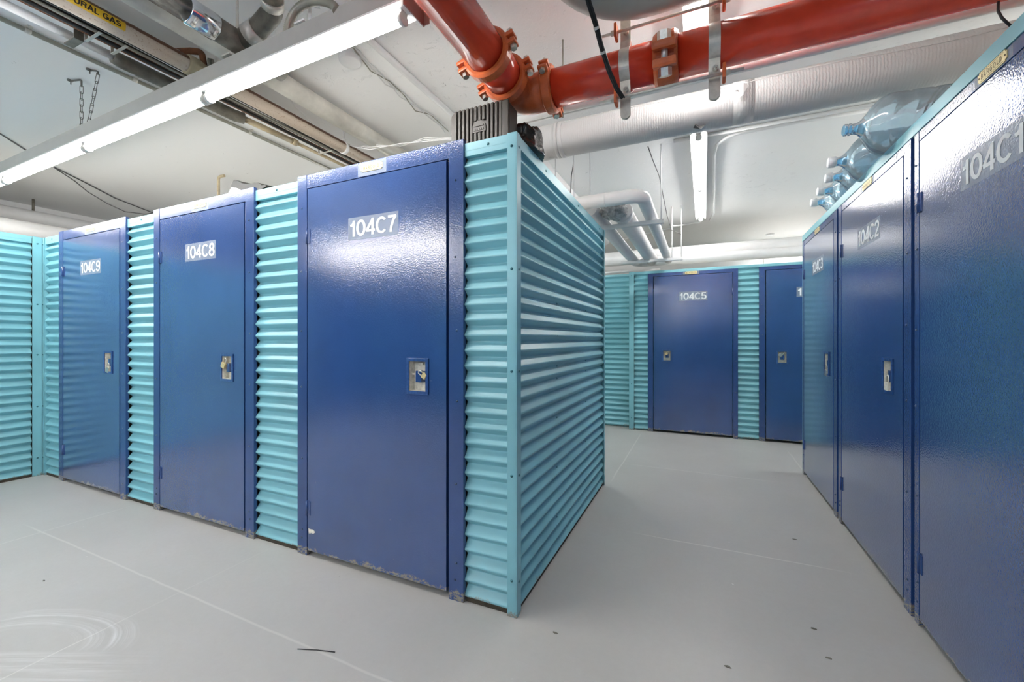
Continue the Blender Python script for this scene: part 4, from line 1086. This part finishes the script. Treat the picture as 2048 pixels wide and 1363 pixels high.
bm = B(); lathe(bm, [(0.0, 0.001), (0.0, 0.055), (0.006, 0.06), (0.04, 0.062)], Matrix.Translation((jb.x, jb.y, CEIL - 0.04)), 24); mk('junction_box', bm, WHITE, None, label='round white junction box on the ceiling under the left strip light', category='junction box')
for k, m_ in enumerate((WHITE, CONDU, WHITE)):
    ks = [(690, 78), (715, 105), (745, 138), (775, 165), (805, 190), (835, 218), (862, 232), (892, 262)]
    bm = B(); sweep(bm, [zp(x + 5 * math.sin(i * 1.7 + k * 2.1), y + 4 * math.cos(i * 2.2 + k * 2), 2.832 - 0.01 * (i == 7)) for i, (x, y) in enumerate(ks)], 0.0035, 6)
    mk('ceiling_wire', bm, m_, None, label='twisted thin wire along the ceiling towards the corner locker', category='wire', group='twisted ceiling wires')
bm = B(); sweep(bm, [zp(554, 164, 2.835), zp(592, 215, 2.83), zp(640, 262, 2.835)], 0.003, 6); mk('ceiling_wire', bm, WHITE, None, label='short white wire on the ceiling between gas pipe and pale pipe', category='wire')
for k in range(3):
    y_ = 2.40 + 0.03 * k
    a_ = yp(694, 290 + 3 * k, y_)
    pts = [a_, yp(740, 297 - 5 * k + 2, y_), yp(800, 290 + 3 * (k - 1), y_), yp(850, 283 - 4 * k, y_), yp(880, 280 - 2 * k, y_), yp(940, 277 - 2 * k, y_)]
    bm = B(); sweep(bm, pts, 0.0038, 6); mk('white_wire', bm, WHITE, None, label='white wire sagging from the gas pipe hanger to the black bag', category='wire', group='white wires behind door 104C7')
bm = B(); sweep(bm, [zp(-60, 228, 2.836), zp(0, 267, 2.836), zp(60, 305, 2.836), zp(110, 335, 2.836), zp(165, 362, 2.836), zp(230, 396, 2.832), zp(310, 427, 2.83)], 0.006, 8)
mk('grey_cable', bm, DGREY, None, label='straight grey cable along the left ceiling past the strip light', category='cable')
bm = B(); sweep(bm, [zp(110, 336, 2.83), zp(150, 362, 2.80), yp(175, 383, 2.15), yp(215, 407, 2.3), yp(250, 423, 2.45), yp(290, 428, 2.6), yp(320, 424, 2.7)], 0.005, 8)
mk('grey_cable', bm, DGREY, None, label='sagging grey cable above door 104C9', category='cable')
bm = B(); q = zp(437, 348, CEIL); sweep(bm, fillet([(q.x, q.y, 2.20), (q.x, q.y, 2.815), (q.x + 0.06, q.y + 0.02, 2.822)], 0.03, 5), 0.013, 12)
mk('drop_conduit', bm, TAN, None, label='short vertical tan conduit dropping behind door 104C8', category='conduit')
pipe('white_insulated_pipe', [(-6.35, -2.5, 2.335), (-6.35, 6.5, 2.335)], 0.10, WHITE, 'fat white pipe just above the left teal wall', n=32)
pipe('white_insulated_pipe', [(-7.05, -2.5, 2.62), (-7.05, 6.5, 2.62)], 0.085, WHITE, 'white pipe high along the left room wall', n=32)
bm = B(); q = yp(34, 398, 1.9); cyl(bm, (-7.05, 2.1, 2.70), (-7.05, 2.1, CEIL), 0.012, 8); mk('hanger_rod', bm, GREYD, None, label='short dark rod above the pipe at the left room wall', category='hanger rod')

# ------------------------------------------------------------------ things on top of the lockers
cs = empty('ribbed_case', (-0.945, 1.745, H - 0.002), 0, label='olive grey ribbed plastic case on top of the corner locker', category='case')
bm = B()
W2, HH = 0.155, 0.182
out = rrect(2 * W2, HH, 0.022, 5)
plate(bm, out, 0, HH / 2, -0.030, 0.055, 0)
nr = 12
for k in range(nr):
    x = -W2 + 0.028 + (2 * W2 - 0.07) * k / (nr - 1)
    zt = HH - 0.001
    if abs(x - 0.0) < 0.035:
        box(bm, x - 0.0065, x + 0.0065, -0.040, -0.029, 0.004, 0.06, 0, 0.003); box(bm, x - 0.0065, x + 0.0065, -0.040, -0.029, 0.115, zt, 0, 0.003)
    else:
        box(bm, x - 0.0065, x + 0.0065, -0.040, -0.029, 0.004, zt, 0, 0.003)
    box(bm, x - 0.0065, x + 0.0065, -0.035, 0.05, HH - 0.002, HH + 0.004, 0, 0.002)
box(bm, W2 - 0.034, W2 - 0.002, -0.038, -0.029, 0.004, zt, 0, 0.003)
mk('case_shell', bm, CASEM, cs)
bm = B()
o_ = [(0.036 * math.cos(R(a)), 0.036 * math.sin(R(a))) for a in range(0, 181, 15)] + [(-0.036, -0.018), (0.036, -0.018)]
plate(bm, o_, 0.0, 0.08, -0.038, -0.029); 
plate(bm, [(0.026 * math.cos(R(a)), 0.022 * math.sin(R(a)) + 0.006) for a in range(0, 181, 15)], 0.0, 0.082, -0.041, -0.037)
for k in range(5): box(bm, -0.026 + k * 0.011, -0.018 + k * 0.011, -0.0405, -0.037, 0.068, 0.078)
mk('case_emblem', bm, CASEM, cs, label='moulded half-round emblem')

def lumpy(name, c, r, m, label, cat, seed, amp=0.4, base_z=H, parent=None):
    bm = B(); bmesh.ops.create_icosphere(bm, subdivisions=5, radius=1.0)
    off = Vector((seed * 3.1, seed * 1.7, 0))
    for v in bm.verts:
        n_ = v.co.normalized()
        d_ = 1 + amp * mn.noise(n_ * 1.8 + off) + amp * 0.35 * abs(mn.noise(n_ * 6 + off)) + 0.05 * mn.noise(n_ * 17 + off)
        p = Vector((n_.x * r[0] * d_, n_.y * r[1] * d_, n_.z * r[2] * d_)) + Vector(c)
        p.z = max(p.z, base_z + 0.0005)
        v.co = p
    for f in bm.faces: f.smooth = True
    return mk(name, bm, m, parent, label=label, category=cat)
lumpy('plastic_bag', (-1.055, 1.93, H + 0.05), (0.16, 0.10, 0.10), BAGM, 'black plastic bag bulging out left of the ribbed case', 'bag', 1, 0.35)
lumpy('plastic_bag', (-0.79, 1.92, H + 0.04), (0.075, 0.12, 0.12), BAGM, 'black plastic bag bulging out right of the ribbed case under the red elbow', 'bag', 4, 0.3)
# folded tarp behind door 104C8
tp = empty('folded_tarp', (0, 0, 0), 0, label='folded dark grey tarp lying on top behind door 104C8', category='tarp')
bm = B()
outl = [(457, 392), (461, 372), (467, 360), (473, 360), (484, 366), (498, 368), (508, 365), (516, 365), (523, 370), (531, 369), (532, 373), (524, 377), (520, 392)]
fr_ = [yp(x, y, 1.75) for x, y in outl]
a = [bm.verts.new(p) for p in fr_]; b_ = [bm.verts.new(p + Vector((0.03, 0.20, 0.01))) for p in fr_]
bm.faces.new(a); bm.faces.new(list(reversed(b_)))
for j in range(len(a)): bm.faces.new((a[j], b_[j], b_[(j + 1) % len(a)], a[(j + 1) % len(a)]))
for v in bm.verts: v.co.z = max(v.co.z, H)
mk('tarp_fold', bm, TARP, tp)
bm = B()
w1 = [(456, 386), (463, 374), (474, 376), (486, 382), (488, 390), (456, 392)]
a = [bm.verts.new(yp(x, y, 1.738)) for x, y in w1]; b_ = [bm.verts.new(yp(x, y, 1.749)) for x, y in w1]
bm.faces.new(a); bm.faces.new(list(reversed(b_)))
for j in range(len(a)): bm.faces.new((a[j], b_[j], b_[(j + 1) % len(a)], a[(j + 1) % len(a)]))
for v in bm.verts: v.co.z = max(v.co.z, H)
mk('white_lining', bm, PAPERM, tp, label='white lining showing at the left fold')

# water jugs on the right row
def jug(y, xn, zc, rad, label, cap=True, tilt=0.0, band=False):
    e = empty('water_jug', (xn, y, zc), 0, label=label, category='water jug', group='empty water jugs on the right lockers')
    M = Matrix.Rotation(R(90), 4, 'Y')
    rr = rad / 0.135
    # profile from mouth to base along +x
    neck = [(0, .0235), (0.003, .027), (0.012, .027), (0.014, .024), (0.02, .024), (0.022, .0275), (0.028, .0275), (0.03, .024), (0.05, .0245), (0.062, .030), (0.075, .042)]
    body = [(0.075, .042), (0.092, .062), (0.115, .095), (0.14, .120), (0.165, .132), (0.185, .135), (0.23, .135), (0.24, .130), (0.25, .130), (0.26, .135), (0.32, .135), (0.33, .130), (0.34, .130), (0.35, .135), (0.43, .135), (0.45, .128), (0.455, .11), (0.45, 0.002)]
    bm = B(); lathe(bm, [(z, r * rr) for z, r in body], M, 36); mk('jug_body', bm, JUG, e)
    bm = B(); lathe(bm, [(z, r * rr) for z, r in neck], M, 28); mk('jug_neck', bm, JUGN, e, label='blue tinted neck')
    if cap:
        bm = B(); lathe(bm, [(-0.006, 0.001), (-0.006, .026), (-0.003, .0295), (0.03, .0305), (0.031, .028)], M, 24); mk('cap', bm, CAPW, e, label='white cap')
    if band:
        bm = B()
        for k in range(2): lathe(bm, [(0.375 + 0.02 * k, rad * 1.004), (0.385 + 0.02 * k, rad * 1.004)], M, 36)
        mk('printed_band', bm, GREENL, e, label='green printed bands')
    e.rotation_euler = (0, 0, R(tilt))
    return e
TZ = 2.117
jug(2.60, 0.655, TZ + 0.155, 0.14, 'largest clear water jug without a cap, nearest on the right lockers', cap=False, tilt=6, band=True)
jug(2.99, 0.685, TZ + 0.137, 0.135, 'capped water jug right behind the uncapped one', tilt=2)
jug(3.27, 0.735, TZ + 0.137, 0.135, 'capped water jug, second from the far end of the row of jugs', tilt=0)
jug(3.545, 0.75, TZ + 0.137, 0.135, 'capped water jug between the farthest jug and the cluster', tilt=1)
jug(3.82, 0.768, TZ + 0.137, 0.135, 'farthest capped water jug, over door 104C3', tilt=0)

# ------------------------------------------------------------------ litter on the floor
a_, b_ = zp(595, 1297, 0.002), zp(670, 1303, 0.002)
bm = B(); sweep(bm, [a_, a_.lerp(b_, 0.5) + Vector((0, 0.002, 0.001)), b_], 0.0018, 6); mk('black_stick', bm, BLACKC, None, label='thin black strip lying on the floor in front of door 104C7', category='litter')
for (px, py), s_, m_, lab in (((1628, 1257), 0.012, GREYD, 'dark flat scrap on the floor near the right lockers'), ((1658, 1316), 0.012, GREYD, 'dark scrap on the floor below the flat one'), ((1456, 1333), 0.013, GREYD, 'long dark crumb in the shiny patch of floor'), ((1589, 1078), 0.012, GREYD, 'thin dark curl on the floor before door 104C2'), ((1465, 1168), 0.006, PAPERM, 'white paint chip on the floor of the right aisle'), ((1110, 1265), 0.010, GREYD, 'small dark sliver on the floor by the corner post'), ((88, 1161), 0.010, GREYD, 'tiny dark chip on the floor at the far left')):
    c = zp(px, py, 0.0); bm = B()
    k_ = [(math.cos(R(a)) * s_ * random.uniform(0.6, 1.5), math.sin(R(a)) * s_ * random.uniform(0.3, 0.6)) for a in range(0, 360, 45)]
    vs = [bm.verts.new((c.x + x, c.y + y, 0.0004)) for x, y in k_]; vt = [bm.verts.new((c.x + x * .9, c.y + y * .9, 0.0026)) for x, y in k_]
    bm.faces.new(list(reversed(vs))); bm.faces.new(vt)
    for j in range(8): bm.faces.new((vs[j], vs[(j + 1) % 8], vt[(j + 1) % 8], vt[j]))
    mk('floor_scrap', bm, m_, None, label=lab, category='litter')
